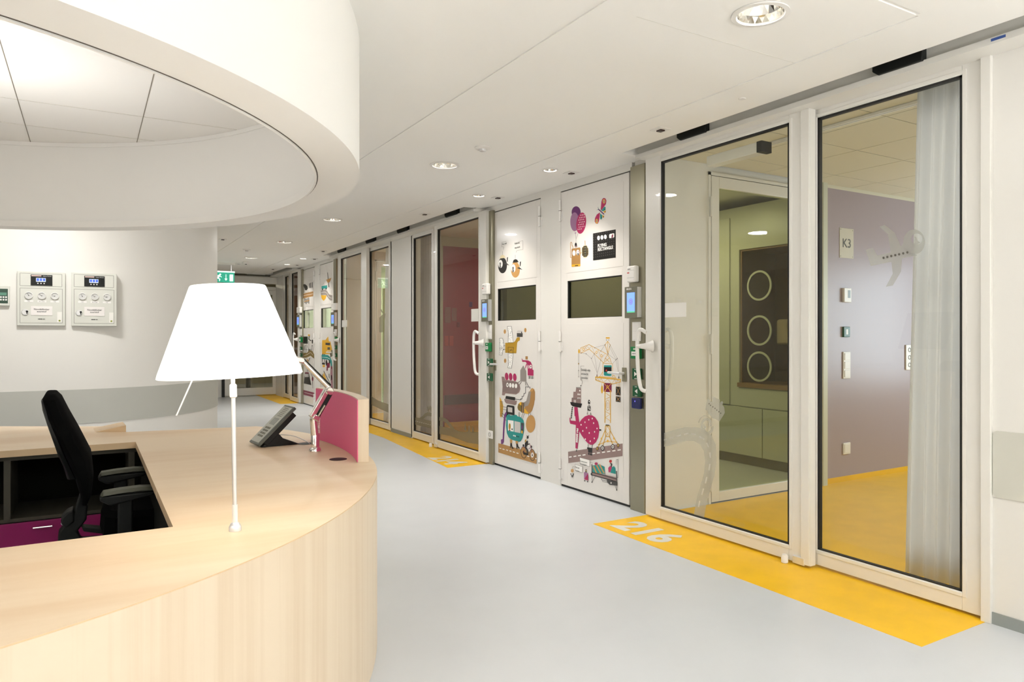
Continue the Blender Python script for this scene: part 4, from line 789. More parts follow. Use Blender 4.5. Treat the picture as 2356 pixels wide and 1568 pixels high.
# interior glass door in that wall
def inner_door(name, Yw, x0=4.30, x1=5.66, open_=False):
    d = struct(name, ((x0+x1)/2, Yw, 0)); m = MB(); y0, y1 = Yw-.012, Yw+.05
    m.box(x0, x0+.085, y0, y1, .01, 2.63, M_FRAME).box(x1-.085, x1, y0, y1, .01, 2.63, M_FRAME).box(x0+.085, x1-.085, y0, y1, 2.54, 2.63, M_FRAME).box(x0+.085, x1-.085, y0, y1, .01, .088, M_FRAME)
    m.build('door_leaf', d, .003)
    MB().box(x0+.085, x1-.085, Yw+.012, Yw+.018, .088, 2.54, M_GLASSI).build('pane', d)
    for z in (2.3, 1.2, .1): MB().tube([(x0-.012, y0-.008, z), (x0-.012, y0-.008, z+.16)], .01, M_WHITE, 10).build('hinge', d)
    MB().box(x0-.03, x0-.004, y0+.004, y1, 0, 2.66, M_FRAME).box(x0-.03, x1, y0+.004, y1, 2.636, 2.66, M_FRAME).build('door_frame', d)
    return d
M_GLASSI = glass('inner door glass', (.82, .84, .70, 1), .022)
inner_door('door_10', 4.14)
MG3 = M_GLASSI
inner_door('door_11', 11.9)
# grid ceiling of the near patient room
M_GRID = mat('ceiling grid', (.5, .46, .34, 1), .6)
tc = struct('ceiling_room', (6, 2, 2.72))
xs = [3.78]+[4.3+.6*i for i in range(7)]+[8.5]; ys = [-.5, .27, .87, 1.47, 2.07, 2.67, 3.27, 3.87, 4.14]
for i in range(len(xs)-1):
    for j in range(len(ys)-1):
        MB().box(xs[i]+.004, xs[i+1]-.004, ys[j]+.004, ys[j+1]-.004, 2.72, 2.732, M_TILE).build('ceiling_tile', tc, smooth=False)
MB().box(3.78, 8.5, -.5, 4.14, 2.733, 2.74, M_GRID).build('grid_backing', tc)
o = MB().box(4.15, 4.162, -.4, 3.98, 2.70, 2.718, M_FRAME).box(4.176, 4.188, -.4, 3.98, 2.70, 2.718, M_FRAME).build('curtain_rail', None); tag(o, 'double white curtain rail on the ceiling of the nearest room', 'curtain rail')
o = MB().box(3.72, 3.80, 3.18, 3.62, 2.53, 2.60, M_FRAME).build('door_closer', None, .003); tag(o, 'white door closer box behind the top of the nearest sliding door', 'door closer'); MB().box(3.715, 3.81, 3.14, 3.18, 2.53, 2.60, M_BLKP).build('end_cap', o)
# curtain
def curtain(name, Xc, ya_t, ya_b, yb, z0, z1, lab, amp=.028, n=90, waves=9):
    m = MB(); V = []; F = []; rows = 14
    for j in range(rows+1):
        t = j/rows; z = z0+(z1-z0)*t; ya = ya_b+(ya_t-ya_b)*t**1.3
        for i in range(n+1):
            s = i/n; y = ya+(yb-ya)*s; a = amp*(1-.35*t)
            V.append((Xc+a*math.sin(s*waves*2*math.pi+.5*math.sin(3*t))+.4*a*math.sin(s*waves*4.3+1.3), y, z))
    for j in range(rows):
        for i in range(n): F.append((j*(n+1)+i, j*(n+1)+i+1, (j+1)*(n+1)+i+1, (j+1)*(n+1)+i))
    m.add(V, F, M_CURT); o = m.build(name, None); s = o.modifiers.new('t', 'SOLIDIFY'); s.thickness = .0015
    tag(o, lab, 'curtain'); return o
c1 = curtain('sheer_curtain', 3.94, 2.27, 2.34, 1.70, .02, 2.70, 'long white sheer curtain behind the nearest fixed pane')
c2 = curtain('sheer_curtain', 3.98, py(966, 3.98), py(966, 3.98), py(1001, 3.98), .02, 2.70, 'white sheer curtain behind the pane beside the maroon room door', waves=5)
c3 = curtain('sheer_curtain', 3.95, py(888, 3.95), py(884, 3.95), py(905, 3.95), .02, 2.70, 'narrow white sheer curtain in the farther room beside the airplane film', waves=4)
# things on the lilac wall
def onwall(name, lab, cat, a, b_, y0, y1, m, dep=.02, Yw=4.14, bev=.003, group=None):
    A = ony(a, y0, Yw-dep); B = ony(b_, y1, Yw-dep)
    t = thing(name, ((A.x+B.x)/2, Yw, B.z), lab, cat, group)
    MB().box(A.x, B.x, Yw-dep, Yw-.0005, B.z, A.z, m).build('housing', t, bev); return t, A.x, B.x, B.z, A.z, Yw-dep
t, x0, x1, z0, z1, yf = onwall('door_sign', 'rectangular pale sign reading K3 on the lilac wall', 'sign', 1932, 1964, 523, 595, mat('pale sign plate', rgb(205, 198, 180), .5), .004)
text('K3', .115, ((x0+x1)/2, yf-.001, fr(z0, z1, .36)), (1, 0, 0), (0, 0, 1), M_INK, t, align='CENTER', bold=.001)
for x in (x0+.015, x1-.015):
    for z in (z0+.015, z1-.015): MB().lathe((x, yf, z), [(.005, 0), (.004, .002)], M_STEEL, 8, (0, -1, 0)).build('screw', t)
t, x0, x1, z0, z1, yf = onwall('thermostat', 'small white thermostat with grey display on the lilac wall', 'thermostat', 1943, 1959, 662, 695, M_WHITE, .025)
MB().box(fr(x0, x1, .5), fr(x0, x1, .85), yf-.001, yf, fr(z0, z1, .3), fr(z0, z1, .85), mat('lcd grey', rgb(95, 105, 95), .3)).build('display', t)
t, x0, x1, z0, z1, yf = onwall('door_switch', 'small green button box on the lilac wall', 'door switch', 1942, 1956, 751, 775, M_DGREEN, .02)
MB().box(fr(x0, x1, .35), fr(x0, x1, .65), yf-.001, yf, fr(z0, z1, .25), fr(z0, z1, .75), M_WHITE).build('symbol', t)
t, x0, x1, z0, z1, yf = onwall('switch_plate', 'triple white light switch on the lilac wall', 'switch', 1941, 1957, 809, 870, M_WHITE, .012)
for k in range(3): MB().box(x0+.015, x1-.015, yf-.004, yf, fr(z0, z1, .05+.32*k), fr(z0, z1, .31+.32*k), M_WHITE).build('rocker', t, .001)
t, x0, x1, z0, z1, yf = onwall('wall_socket', 'triple white wall socket beside the sheer curtain on the lilac wall', 'socket', 2085, 2100, 793, 850, M_WHITE, .012)
for k in range(3): MB().lathe(((x0+x1)/2, yf, fr(z0, z1, .2+.3*k)), [(.022, 0), (.022, .002), (.017, .002), (.017, -.004)], M_INK, 16, (0, -1, 0), cap=False).build('socket_ring', t)
t, x0, x1, z0, z1, yf = onwall('switch_plate', 'single white wall plate low on the lilac wall', 'switch', 1941, 1957, 1019, 1043, M_WHITE, .012)
MB().box(x0+.015, x1-.015, yf-.003, yf, z0+.012, z1-.012, M_WHITE).build('rocker', t, .001)
# sluice room seen through the inner door
kt = thing('kitchen_unit', (6.2, 5.0, 0), 'pale built-in cabinet wall with wood worktop niche seen through the inner glass door', 'cabinet')
MB().box(5.9, 6.49, 4.30, 6.4, .10, .605, M_CAB).build('base_cabinet', kt)
for a, b_ in ((4.30, 4.96), (4.966, 5.60), (5.606, 6.35)): MB().box(5.882, 5.898, a+.003, b_-.003, .105, .60, M_CAB).build('cabinet_door', kt, .002)
for a, b_ in ((4.30, 5.279),): MB().box(5.882, 5.898, a+.003, b_-.003, .612, .80, M_CAB).build('drawer_front', kt, .002)
MB().box(5.9, 6.49, 4.30, 5.28, .605, .81, M_CAB).build('drawer_box', kt)
MB().box(5.87, 6.49, 4.30, 5.28, .81, .855, mat('oak worktop', rgb(150, 115, 78), .4)).build('worktop', kt)
MB().box(5.93, 6.49, 4.3, 6.4, 0, .10, M_GREY).build('plinth', kt)
MB().box(5.9, 6.49, 5.28, 6.4, .61, 2.7, M_CAB).build('tall_cabinet', kt)
MB().box(5.885, 5.9, 5.40, 6.2, .615, 2.6, M_CAB).build('cabinet_door', kt, .002)
MB().tube([(5.885, 5.62, 1.0), (5.85, 5.62, 1.0), (5.85, 5.62, 1.25), (5.885, 5.62, 1.25)], .007, M_STEEL, 8).build('handle', kt)
MB().box(5.9, 6.49, 4.30, 5.28, 2.25, 2.7, M_CAB).build('upper_cabinet', kt)
MB().box(6.44, 6.49, 4.30, 5.28, .855, 2.25, M_BROWN).box(5.92, 6.44, 5.262, 5.279, .855, 2.25, M_BROWN).box(5.92, 6.44, 4.30, 5.262, 2.232, 2.249, M_BROWN).build('niche_lining', kt)
# three round openings of the niche screen
sc = thing('porthole_screen', (5.93, 5.0, .86), 'tinted screen with three round portholes in front of the cabinet niche', 'screen')
M_TINT = glass('tinted screen glass', (.95, .9, .8, 1), .02)
MB().box(5.925, 5.935, 4.32, 5.25, .86, 2.23, M_TINT).build('screen_panel', sc)
for z in (1.86, 1.40): 
    MB().lathe((5.923, 5.03, z), [(.155, 0), (.155, .012), (.135, .012), (.135, 0)], M_CAB, 32, (-1, 0, 0), cap=False).build('porthole_ring', sc)
MB().lathe((5.922, 5.03, 1.86), [(.134, 0), (.134, .004)], mat('dark porthole', rgb(48, 34, 20), .4), 32, (-1, 0, 0)).build('porthole_disc', sc)
MB().lathe((5.923, 5.03, 1.03), [(.155, 0), (.155, .012), (.135, .012), (.135, 0)], M_CAB, 32, (-1, 0, 0), cap=False).build('porthole_ring', sc)
MB().lathe((5.922, 5.03, 1.03), [(.134, 0), (.134, .004)], MATS['dark porthole'], 32, (-1, 0, 0)).build('porthole_disc', sc)
o = MB().box(6.30, 6.439, 4.93, 5.14, 1.25, 1.52, M_WHITE).build('towel_dispenser', None, .03, seg=4); tag(o, 'white rounded towel dispenser behind the middle porthole', 'dispenser')
o = MB().box(6.36, 6.439, 4.66, 4.76, 1.28, 1.40, mat('teal soap', rgb(60, 120, 125), .3)).build('soap_dispenser', None, .006); tag(o, 'teal soap dispenser with white pump on the niche wall', 'dispenser'); MB().box(6.34, 6.435, 4.65, 4.77, 1.40, 1.46, M_WHITE).build('pump_head', o, .004)
S(MB().box(6.5, 6.6, 4.26, 6.55, 0, 2.8, M_WALL), 'wall_sluice'); S(MB().box(3.78, 9, 6.5, 6.6, 0, 2.8, M_WALL), 'wall_sluice_end')
# middle rooms
mw = S(MB().box(4.47, 9, 9.55, 9.65, 0, 2.66, M_MAROON).box(4.0, 4.12, 9.55, 9.65, 0, 2.66, M_MAROON).box(4.12, 4.47, 9.55, 9.65, 0, 2.66, mat('pale green jamb', (0, 0, 0, 1))).box(3.78, 4.0, 9.55, 9.65, 0, 2.8, M_WALL).box(4, 9, 9.55, 9.65, 2.66, 2.8, M_TILE), 'wall_maroon')
MB().box(4.49, 9, 9.535, 9.55, .33, .47, mat('dark red rail', rgb(96, 24, 40), .4)).build('bump_rail', mw)
MB().box(4.49, 9, 9.54, 9.55, 0, .07, M_YEL).build('skirting', mw)
nm = [('information_sheet', 'tall pinkish notice sheet on the maroon wall by the pale jamb', 'notice', 1024, 1037, 706, 742, mat('dusty red paper', rgb(150, 86, 86), .6)),
      ('information_sheet', 'narrow notice sheet right of the tall one on the maroon wall', 'notice', 1040, 1051, 708, 738, MATS['dusty red paper']),
      ('alarm_button', 'small dark red call button on the maroon wall', 'button', 1052, 1058, 741, 752, ink('dm')),
      ('status_display', 'small violet display high on the maroon wall', 'display', 1080, 1087, 694, 706, ink('v')),
      ('fire_poster', 'left bright red safety card on the maroon wall', 'notice', 1023, 1032, 772, 795, ink('rd')),
      ('fire_poster', 'right bright red safety card on the maroon wall', 'notice', 1034, 1043.5, 772, 795, ink('rd'))]
for n, lab, cat, a, b_, y0, y1, m in nm: onwall(n, lab, cat, a, b_, y0, y1, m, .01, 9.55)
S(MB().box(3.78, 9, 6.66, 6.70, 0, 2.8, M_WALL), 'wall_room_middle')
S(MB().box(3.78, 4.27, 11.9, 12.0, 0, 2.8, M_WALL).box(5.67, 9, 11.9, 12.0, 0, 2.8, M_WALL).box(4.27, 5.67, 11.9, 12.0, 2.665, 2.8, M_WALL), 'wall_room_far')
S(MB().box(6.5, 6.6, 12.0, 14.4, 0, 2.8, mat('pale green wall', (.80, .82, .74, 1), .5)).box(3.78, 6.5, 14.3, 14.4, 0, 2.8, MATS['pale green wall']), 'wall_green')
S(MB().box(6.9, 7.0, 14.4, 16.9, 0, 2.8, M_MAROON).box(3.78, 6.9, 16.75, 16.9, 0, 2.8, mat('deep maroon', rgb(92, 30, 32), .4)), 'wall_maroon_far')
t = MB().box(4.66, 4.86, 12.35, 12.43, 1.32, 1.62, M_GREY).build('wall_box', None, .004); tag(t, 'small grey box in the pale green room behind the airplane film', 'wall box')
MB().box(4.62, 4.9, 12.43, 12.47, 0, 2.2, MATS['pale green wall']).build('backing_post', t)
# ================================================================= CORE WALL PANELS
def gas_panel(x0, x1, z0, z1, lab):
    yb, yf = CC[1]-CR+.06, CC[1]-CR-.035
    M_P = mat('pale grey metal panel', (.66, .66, .60, 1), .35)
    t = thing('gas_alarm_panel', ((x0+x1)/2, yf, z0), lab, 'gas panel', 'medical gas panels')
    X = lambda u: x0+(x1-x0)*u; Z = lambda v: z0+(z1-z0)*v
    MB().box(x0, x1, yf, yb, z0, z1, M_P).build('housing', t, .003)
    gm = mat('panel groove', (.22, .22, .19, 1), .6)
    g = MB()
    def rect(u0, u1, v0, v1, w_=.003):
        for a in ((u0, u1, v0, v0), (u0, u1, v1, v1)): g.box(X(a[0]), X(a[1]), yf-.0006, yf+.001, Z(a[2])-w_/2, Z(a[3])+w_/2, gm)
        for u in (u0, u1): g.box(X(u)-w_/2, X(u)+w_/2, yf-.0006, yf+.001, Z(v0), Z(v1), gm)
    rect(.06, .93, .735, .965); rect(.06, .94, .05, .69); g.build('door_gap', t)
    MB().box(X(.28), X(.73), yf-.004, yf+.001, Z(.745), Z(.945), M_BLKP).build('display', t, .001)
    s = MB(); blu = mat('blue display tile', rgb(60, 90, 190), .4, emit=.6)
    s.box(X(.39), X(.59), yf-.0046, yf-.004, Z(.815), Z(.885), mat('pale display', rgb(200, 215, 245), .4, emit=.6))
    for k in range(3): s.box(X(.40+.065*k), X(.452+.065*k), yf-.0052, yf-.0046, Z(.828), Z(.878), blu); s.box(X(.415+.065*k), X(.44+.065*k), yf-.005, yf-.004, Z(.775), Z(.795), M_WHITE)
    s.box(X(.295), X(.50), yf-.0046, yf-.004, Z(.915), Z(.935), mat('red pale bar', rgb(220, 190, 180), .5)); s.build('display_tiles', t, smooth=False)
    text('Medium Monitor', .0095, (X(.53), yf-.0046, Z(.915)), (1, 0, 0), (0, 0, 1), M_WHITE, t)
    for k, wd in enumerate(('O2', 'Air 5 bar', 'Vac')):
        u = .24+.27*k; c = (X(u), yf, Z(.555)); g = MB(); r = .031
        g.lathe(c, [(r, 0), (r, .012), (r*.88, .014), (r*.88, .006)], M_WHITE, 28, (0, -1, 0), cap=False); g.lathe((c[0], yf-.005, c[2]), [(r*.88, 0), (r*.88, .001)], mat('gauge face', (.62, .62, .60, 1), .2), 24, (0, -1, 0)); g.build('gauge', t)
        nd = MB(); a = 2.0+.5*k; nd.tube([(c[0], yf-.007, c[2]-.004), (c[0]+.02*math.cos(a), yf-.007, c[2]+.02*math.sin(a))], .0014, M_BLACK, 6); nd.lathe((c[0], yf-.006, c[2]), [(.004, 0), (.004, .002)], M_INK, 8, (0, -1, 0)); nd.build('gauge_needle', t)
        q = MB().box(X(u)-.033, X(u)+.033, yf-.001, yf, Z(.435), Z(.47), M_WHITE).build('gauge_label', t)
        text(wd, .012, (X(u), yf-.0012, Z(.442)), (1, 0, 0), (0, 0, 1), M_INK, t, align='CENTER')
    MB().box(X(.28), X(.73), yf-.004, yf, Z(.19), Z(.36), mat('white sign plate', (.82, .78, .75, 1), .5)).build('sign_plate', t, .001)
    text('Noodafsluiter\nzuurstof', .0205, (X(.505), yf-.0045, Z(.29)), (1, 0, 0), (0, 0, 1), M_INK, t, align='CENTER', line=.95, bold=.0004)
    MB().lathe((X(.165), yf, Z(.245)), [(.026, 0), (.026, .008), (.022, .012)], M_ALU, 24, (0, -1, 0)).build('lock', t)
    MB().lathe((X(.205), yf-.0125, Z(.26)), [(.009, 0), (.009, .001)], M_BLACK, 12, (0, -1, 0)).box(X(.205)-.004, X(.205)+.004, yf-.0135, yf-.012, Z(.215), Z(.26), M_BLACK).build('keyhole', t)
    MB().box(X(.83), X(.93), yf-.0008, yf, Z(.065), Z(.26), mat('white paper', (1, 1, 1, 1))).build('sticker', t)
    MB().lathe((X(.88), yf-.001, Z(.095)), [(.008, 0), (.008, .0006)], mat('yellow green dot', rgb(130, 140, 40), .5), 12, (0, -1, 0)).build('inspection_dot', t)
    text('HEVER N.V.', .0105, (X(.505), yf-.0008, Z(.115)), (1, 0, 0), (0, 0, 1), ink('k'), t, align='CENTER', bold=.0006)
yf = CC[1]-CR-.035
A = ony(39, 623, yf); B = ony(150, 749, yf); gas_panel(A.x, B.x, B.z, A.z, 'left of the two pale grey gas panels with round gauges')
A = ony(164, 626, yf); B = ony(268.5, 750, yf); gas_panel(A.x, B.x, B.z, A.z, 'right of the two pale grey gas panels, nearer the white lamp')
A = ony(-28, 656, yf); B = ony(22, 703, yf)
t = thing('alarm_keypad', ((A.x+B.x)/2, yf, B.z), 'pale alarm keypad with dark green display at the left edge', 'keypad')
MB().box(A.x, B.x, yf, yf+.1, B.z, A.z, mat('pale grey metal panel', (0, 0, 0, 1))).build('housing', t, .003)
W_, H_ = B.x-A.x, A.z-B.z
MB().box(A.x+.1*W_, B.x-.08*W_, yf-.002, yf, B.z+.12*H_, A.z-.15*H_, mat('dark green display', rgb(50, 75, 62), .3)).build('display', t)
m = MB()
for i in range(6):
    for j in range(2): m.box(A.x+W_*(.2+i*.12), A.x+W_*(.28+i*.12), yf-.004, yf-.002, B.z+H_*(.26+j*.13), B.z+H_*(.34+j*.13), M_WHITE)
m.build('key', t); MB().box(A.x+.14*W_, B.x-.14*W_, yf-.003, yf-.002, B.z+.52*H_, B.z+.66*H_, mat('teal lcd', rgb(90, 140, 120), .3)).build('lcd', t)
# ================================================================= CEILING FIXTURES
def facet(mb, c, r0, z0, r1, z1, m, n=20):
    V = []
    for i in range(n): a = 2*math.pi*i/n; V.append((c[0]+r0*math.cos(a), c[1]+r0*math.sin(a), z0)); V.append((c[0]+r1*math.cos(a+math.pi/n), c[1]+r1*math.sin(a+math.pi/n), z1))
    F = []
    for i in range(n): F += [(2*i, 2*((i+1) % n), 2*i+1), (2*((i+1) % n), 2*((i+1) % n)+1, 2*i+1)]
    mb.add(V, F, m)
M_REFL = mat('faceted reflector', (.95, .93, .88, 1), .12, metal=1)
dl = ['large round recessed downlight at the top of the picture near the panel corner', 'round recessed downlight beside the round smoke detector', 'round recessed downlight near the tip of the ring above the airplane pane', 'round recessed downlight farther down the corridor ceiling', 'farthest round recessed downlight near the end door']
for (x, y), lab in zip(DOWN, dl):
    t = thing('downlight', (x, y, 2.70), lab, 'downlight', 'recessed corridor downlights')
    MB().lathe((x, y, 0), [(.118, 2.699), (.118, 2.694), (.098, 2.692), (.094, 2.70), (.097, 2.702), (.118, 2.699)], M_WHITE, 40, cap=False).build('rim', t)
    m = MB(); facet(m, (x, y), .095, 2.70, .088, 2.73, M_REFL); facet(m, (x, y), .088, 2.73, .066, 2.765, M_REFL); facet(m, (x, y), .066, 2.765, .02, 2.785, M_REFL)
    m.build('reflector', t, smooth=False)
    MB().lathe((x, y, 0), [(.022, 2.782), (.03, 2.77), (.026, 2.745), (.008, 2.738)], M_BULB, 16).build('lamp', t)
sl = ['small bright spotlight above the crane door', 'small bright spotlight above the monster door', 'small far spotlight above the yellow bus door', 'small far spotlight above the bicycle door']
for (x, y), lab in zip(SPOT, sl):
    t = thing('spotlight', (x, y, 2.70), lab, 'spotlight', 'small spotlights above the picture doors')
    MB().lathe((x, y, 0), [(.065, 2.699), (.065, 2.695), (.053, 2.693), (.050, 2.70), (.065, 2.699)], M_WHITE, 32, cap=False).build('rim', t)
    MB().lathe((x, y, 0), [(.050, 2.70), (.036, 2.73)], M_CHROME, 24, cap=False).build('reflector', t)
    MB().lathe((x, y, 0), [(.040, 2.722), (.036, 2.73)], M_BULB2, 20).build('lamp', t)
hl = [(2.44, 4.54, .06, 'round white smoke detector next to the near downlight'), (2.14, 11.82, .06, 'round smoke detector on the far ceiling left of the downlights'), (2.42, 14.14, .07, 'round smoke detector near the exit sign')]
for x, y, r, lab in hl:
    t = thing('smoke_detector', (x, y, 2.70), lab, 'smoke detector')
    MB().lathe((x, y, 0), [(r, 2.6995), (r, 2.694), (r*.85, 2.688), (r*.5, 2.686)], M_WHITE, 28).build('base', t)
    MB().lathe((x, y, 0), [(r*.42, 2.686), (r*.4, 2.672), (r*.2, 2.668)], M_ALU, 20).build('sensor_head', t)
o = MB().box(2.43, 2.55, 13.76, 13.90, 2.66, 2.70, M_WHITE).build('ceiling_box', None, .006); tag(o, 'small white box on the far ceiling', 'ceiling box'); MB().lathe((2.49, 13.83, 0), [(.02, 2.66), (.015, 2.652)], M_BLACK, 12).build('lens', o)
for x, y, lab in [(3.23, 3.55, 'square ceiling sensor in front of the nearest sliding door'), (3.45, 4.87, 'square ceiling sensor beside the spotlight of the crane door'), (3.45, 6.11, 'square ceiling sensor beside the spotlight of the monster door'), (3.22, 7.36, 'square ceiling sensor in front of the maroon room door'),
                  (1.62, 10.73, 'square ceiling sensor by the corner of the curved wall'), (3.23, 11.41, 'square ceiling sensor in front of the farther sliding door'), (3.43, 12.66, 'small far ceiling sensor above the yellow bus door'), (3.44, 13.92, 'small far ceiling sensor above the bicycle door'), (3.23, 15.04, 'farthest ceiling sensor before the end door')]:
    t = thing('ceiling_sensor', (x, y, 2.70), lab, 'sensor')
    MB().box(x-.05, x+.05, y-.05, y+.05, 2.695, 2.6998, M_WHITE).build('cover_plate', t, .001)
    MB().prism([(x-.018, y-.02, 2.695), (x+.02, y-.02, 2.695), (x+.02, y+.02, 2.695), (x-.018, y+.02, 2.695)], (0, 0, -.008), mat('dark red lens', (.03, .005, .004, 1), .3)).build('lens', t)
o = MB().lathe((3.21, 2.85, 0), [(.022, 2.6998), (.02, 2.696), (.006, 2.693)], M_WHITE, 16).build('sprinkler_cap', None); tag(o, 'tiny white round cap in the ceiling before the nearest glass front', 'ceiling cap')
# ================================================================= DESK
DC = (-1.1, 3.82); DR = 2.335
desk = thing('reception_desk', (DC[0], DC[1], 0), 'large round maple reception desk with a rectangular opening', 'desk')
hx, hy0, hy1 = .228, 2.475, 4.555
a_end = math.atan2(4.93-DC[1], .95-DC[0])
def ang(x, y): return math.atan2(y-DC[1], x-DC[0])
out = arc(DC, DR, math.radians(-172), a_end, 150)
back = [(.59, 4.985), (.2, 5.05), (.2, 5.37), (-.5, 5.79), (-1.3, 6.05), (-3.2, 4.9)]
def slab(z0, z1, m):
    bm = bmesh.new()
    def loop(p):
        vs = [bm.verts.new((a, b, z1)) for a, b in p]
        for i in range(len(vs)): bm.edges.new((vs[i], vs[(i+1) % len(vs)]))
    loop(out+back); loop([(-3.0, hy0+.0), (hx-.0, hy0), (hx, hy1), (-2.9, hy1-.05)])
    bmesh.ops.triangle_fill(bm, use_beauty=True, edges=bm.edges[:], normal=(0, 0, 1))
    for fc in bm.faces:
        if fc.normal.z < 0: fc.normal_flip()
    r = bmesh.ops.extrude_face_region(bm, geom=bm.faces[:])
    for v in [g for g in r['geom'] if isinstance(g, bmesh.types.BMVert)]: v.co.z = z0
    for fc in bm.faces:
        fc.normal_update()
    bmesh.ops.recalc_face_normals(bm, faces=bm.faces[:])
    for fc in bm.faces: fc.material_index = 0 if abs(fc.normal.z) > .5 else 1
    me = bpy.data.meshes.new('worktop'); bm.to_mesh(me); bm.free(); me.materials.append(M_WTOP); me.materials.append(m)
    o = bpy.data.objects.new('worktop', me); COL.objects.link(o); o.parent = desk; o.matrix_parent_inverse = Matrix.Translation(desk.location).inverted(); return o
slab(.715, .75, M_WEDGE)
fp = arc(DC, DR+.001, math.radians(-172), a_end, 150)
ribbon(fp, .002, .7465, -.03, M_WFRONT).build('front_panel', desk)
inn = arc(DC, DR-.45, math.radians(-172), math.radians(-20), 60)
# inner plinth / dark carcass round the opening, with panels added to block stray light
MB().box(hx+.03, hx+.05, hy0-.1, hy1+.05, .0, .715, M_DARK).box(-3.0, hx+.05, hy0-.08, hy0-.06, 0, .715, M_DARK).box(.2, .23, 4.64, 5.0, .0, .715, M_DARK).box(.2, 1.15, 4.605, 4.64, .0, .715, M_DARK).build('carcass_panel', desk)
MB().prism([(.035, 5.145, .7502), (.2, 5.06, .7502), (.2, 5.06, .790)], (-.01, .22, 0), M_WEDGE).build('worktop_wedge', desk)
MB().box(hx-.0008, hx, 3.10, 3.112, .716, .749, mat('pale seam', rgb(235, 215, 185), .5)).build('edge_joint', desk)
# cabinet below the back worktop
cb = thing('storage_cabinet', (-1.3, 4.8, 0), 'dark open-shelf cabinet with magenta drawers under the back of the desk', 'cabinet')
yc = 4.60
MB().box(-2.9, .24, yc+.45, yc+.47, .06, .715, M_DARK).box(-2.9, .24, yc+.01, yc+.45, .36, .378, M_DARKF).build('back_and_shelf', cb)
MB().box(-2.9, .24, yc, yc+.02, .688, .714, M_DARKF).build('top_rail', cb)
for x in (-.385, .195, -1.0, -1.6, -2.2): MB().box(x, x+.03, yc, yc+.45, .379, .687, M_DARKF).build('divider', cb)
for k, (a, b_) in enumerate(((-1.0, -.42), (-.415, .165))):
    dw = MB().box(a+.003, b_-.003, yc-.018, yc-.0, .08, .358, M_MAG).build('drawer', cb, .002)
dx0, dx1 = (-.415, .165)
A = ony(75, 1212, yc-.02); B = ony(122, 1208, yc-.02)
MB().tube([(A.x, yc-.018, A.z), (A.x+.004, yc-.045, A.z), (B.x-.004, yc-.045, A.z), (B.x, yc-.018, A.z)], .005, M_CHROME, 10).build('handle', dw)
L = ony(146, 1203, yc-.02); MB().lathe((L.x, yc-.018, L.z), [(.012, 0), (.012, .004), (.008, .006)], M_ALU, 18, (0, -1, 0)).build('lock', dw)
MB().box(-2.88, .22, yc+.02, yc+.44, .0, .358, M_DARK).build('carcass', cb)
# grommets
for (px, pyy), lab in (((778, 1056), 'black round cable grommet in front of the pink screen'), ((703, 1020), 'black round cable grommet behind the monitor arm foot')):
    q = onz(px, pyy, .75); o = MB().lathe((q.x, q.y, 0), [(.042, .7502), (.042, .7515), (.036, .752)], M_BLKP, 28).build('cable_grommet', None); tag(o, lab, 'cable grommet', 'cable grommets in the worktop')
# screen
a0 = ang(1.14, 3.27); a1 = ang(1.14, 4.15)
ps = thing('desk_screen', (1.16, 3.7, .75), 'curved pink privacy screen with maple edge standing on the desk', 'desk screen')
ribbon(arc(DC, DR-.075, a0, a1, 30), .7505, 1.047, .05, M_WEDGE if False else MATS['maple vertical veneer']).build('screen_board', ps)
ribbon(arc(DC, DR-.075, a0+.0005, a1, 30), .7508, 1.043, -.004, M_PINK).build('pink_face', ps, label='pink laminate inner face')
# lamp
LB = onz(541, 1220, .75); lx, ly = LB.x, LB.y
tilt = math.radians(1.8)
lp = thing('table_lamp', (lx, ly, .75), 'white cone shaded table lamp on a thin aluminium pole', 'table lamp')
dpt = (Vector((lx, ly, 0))).dot(FW)
def lat(px): return (px-cx)/f*dpt
def LZ(y): return H-(y-cy)/f*dpt
base = Vector((lx, ly, 0)); r0_ = base.dot(RT)
def LPt(px, y): return base+RT*(lat(px)-r0_)+UP*LZ(y)
MB().lathe((lx, ly, 0), [(.0185, .7502), (.0185, .762), (.014, .772), (.0095, .776)], M_ALU, 28).build('base', lp)
top = LPt(536, 868); bt = Vector((lx, ly, .775)); axp = (top-bt).normalized()
MB().tube([bt, bt+axp*.055], .0085, M_WHITE, 16).build('lower_sleeve', lp)
MB().tube([bt+axp*.05, top+axp*.12], .0065, M_ALU, 16).build('pole', lp)
s0 = LPt(537, 912); s1 = LPt(536.5, 886); MB().tube([s0-axp*.004, s0, s1, s1+axp*.004], [.007, .0105, .0105, .0075], M_WHITE, 18).build('upper_collar', lp)
# shade
sb = LPt(533, 863); st = LPt(532, 657); ax = (st-sb).normalized(); ax = (ax+RT*-.035).normalized()
rb = lat(690)-lat(376); rb = rb/2; rt = (lat(611)-lat(450))/2; hh = (st-sb).length
MB().lathe(sb, [(rb*.985, -.002), (rb, .0), (rb*.985, .012), (rt+.003, hh*.985), (rt, hh), (rt-.003, hh*.985), (rb*.985-.003, .012)], M_SHADE, 64, ax, cap=False).build('shade', lp)
MB().lathe(sb+ax*.14, [(.008, -.045), (.026, -.02), (.032, .01), (.02, .045), (.012, .06)], M_BULB, 20, ax).build('bulb', lp)
MB().tube([LPt(447, 872)+ax*.01, LPt(406, 955)], .0022, M_WHITE, 8).build('dimmer_rod', lp)
pl_ = bpy.data.lights.new('lamp_light', 'POINT'); pl_.energy = 1.8; pl_.color = (1, .9, .74); pl_.shadow_soft_size = .04
po = bpy.data.objects.new('lamp_light', pl_); po.location = sb+ax*.24; COL.objects.link(po)
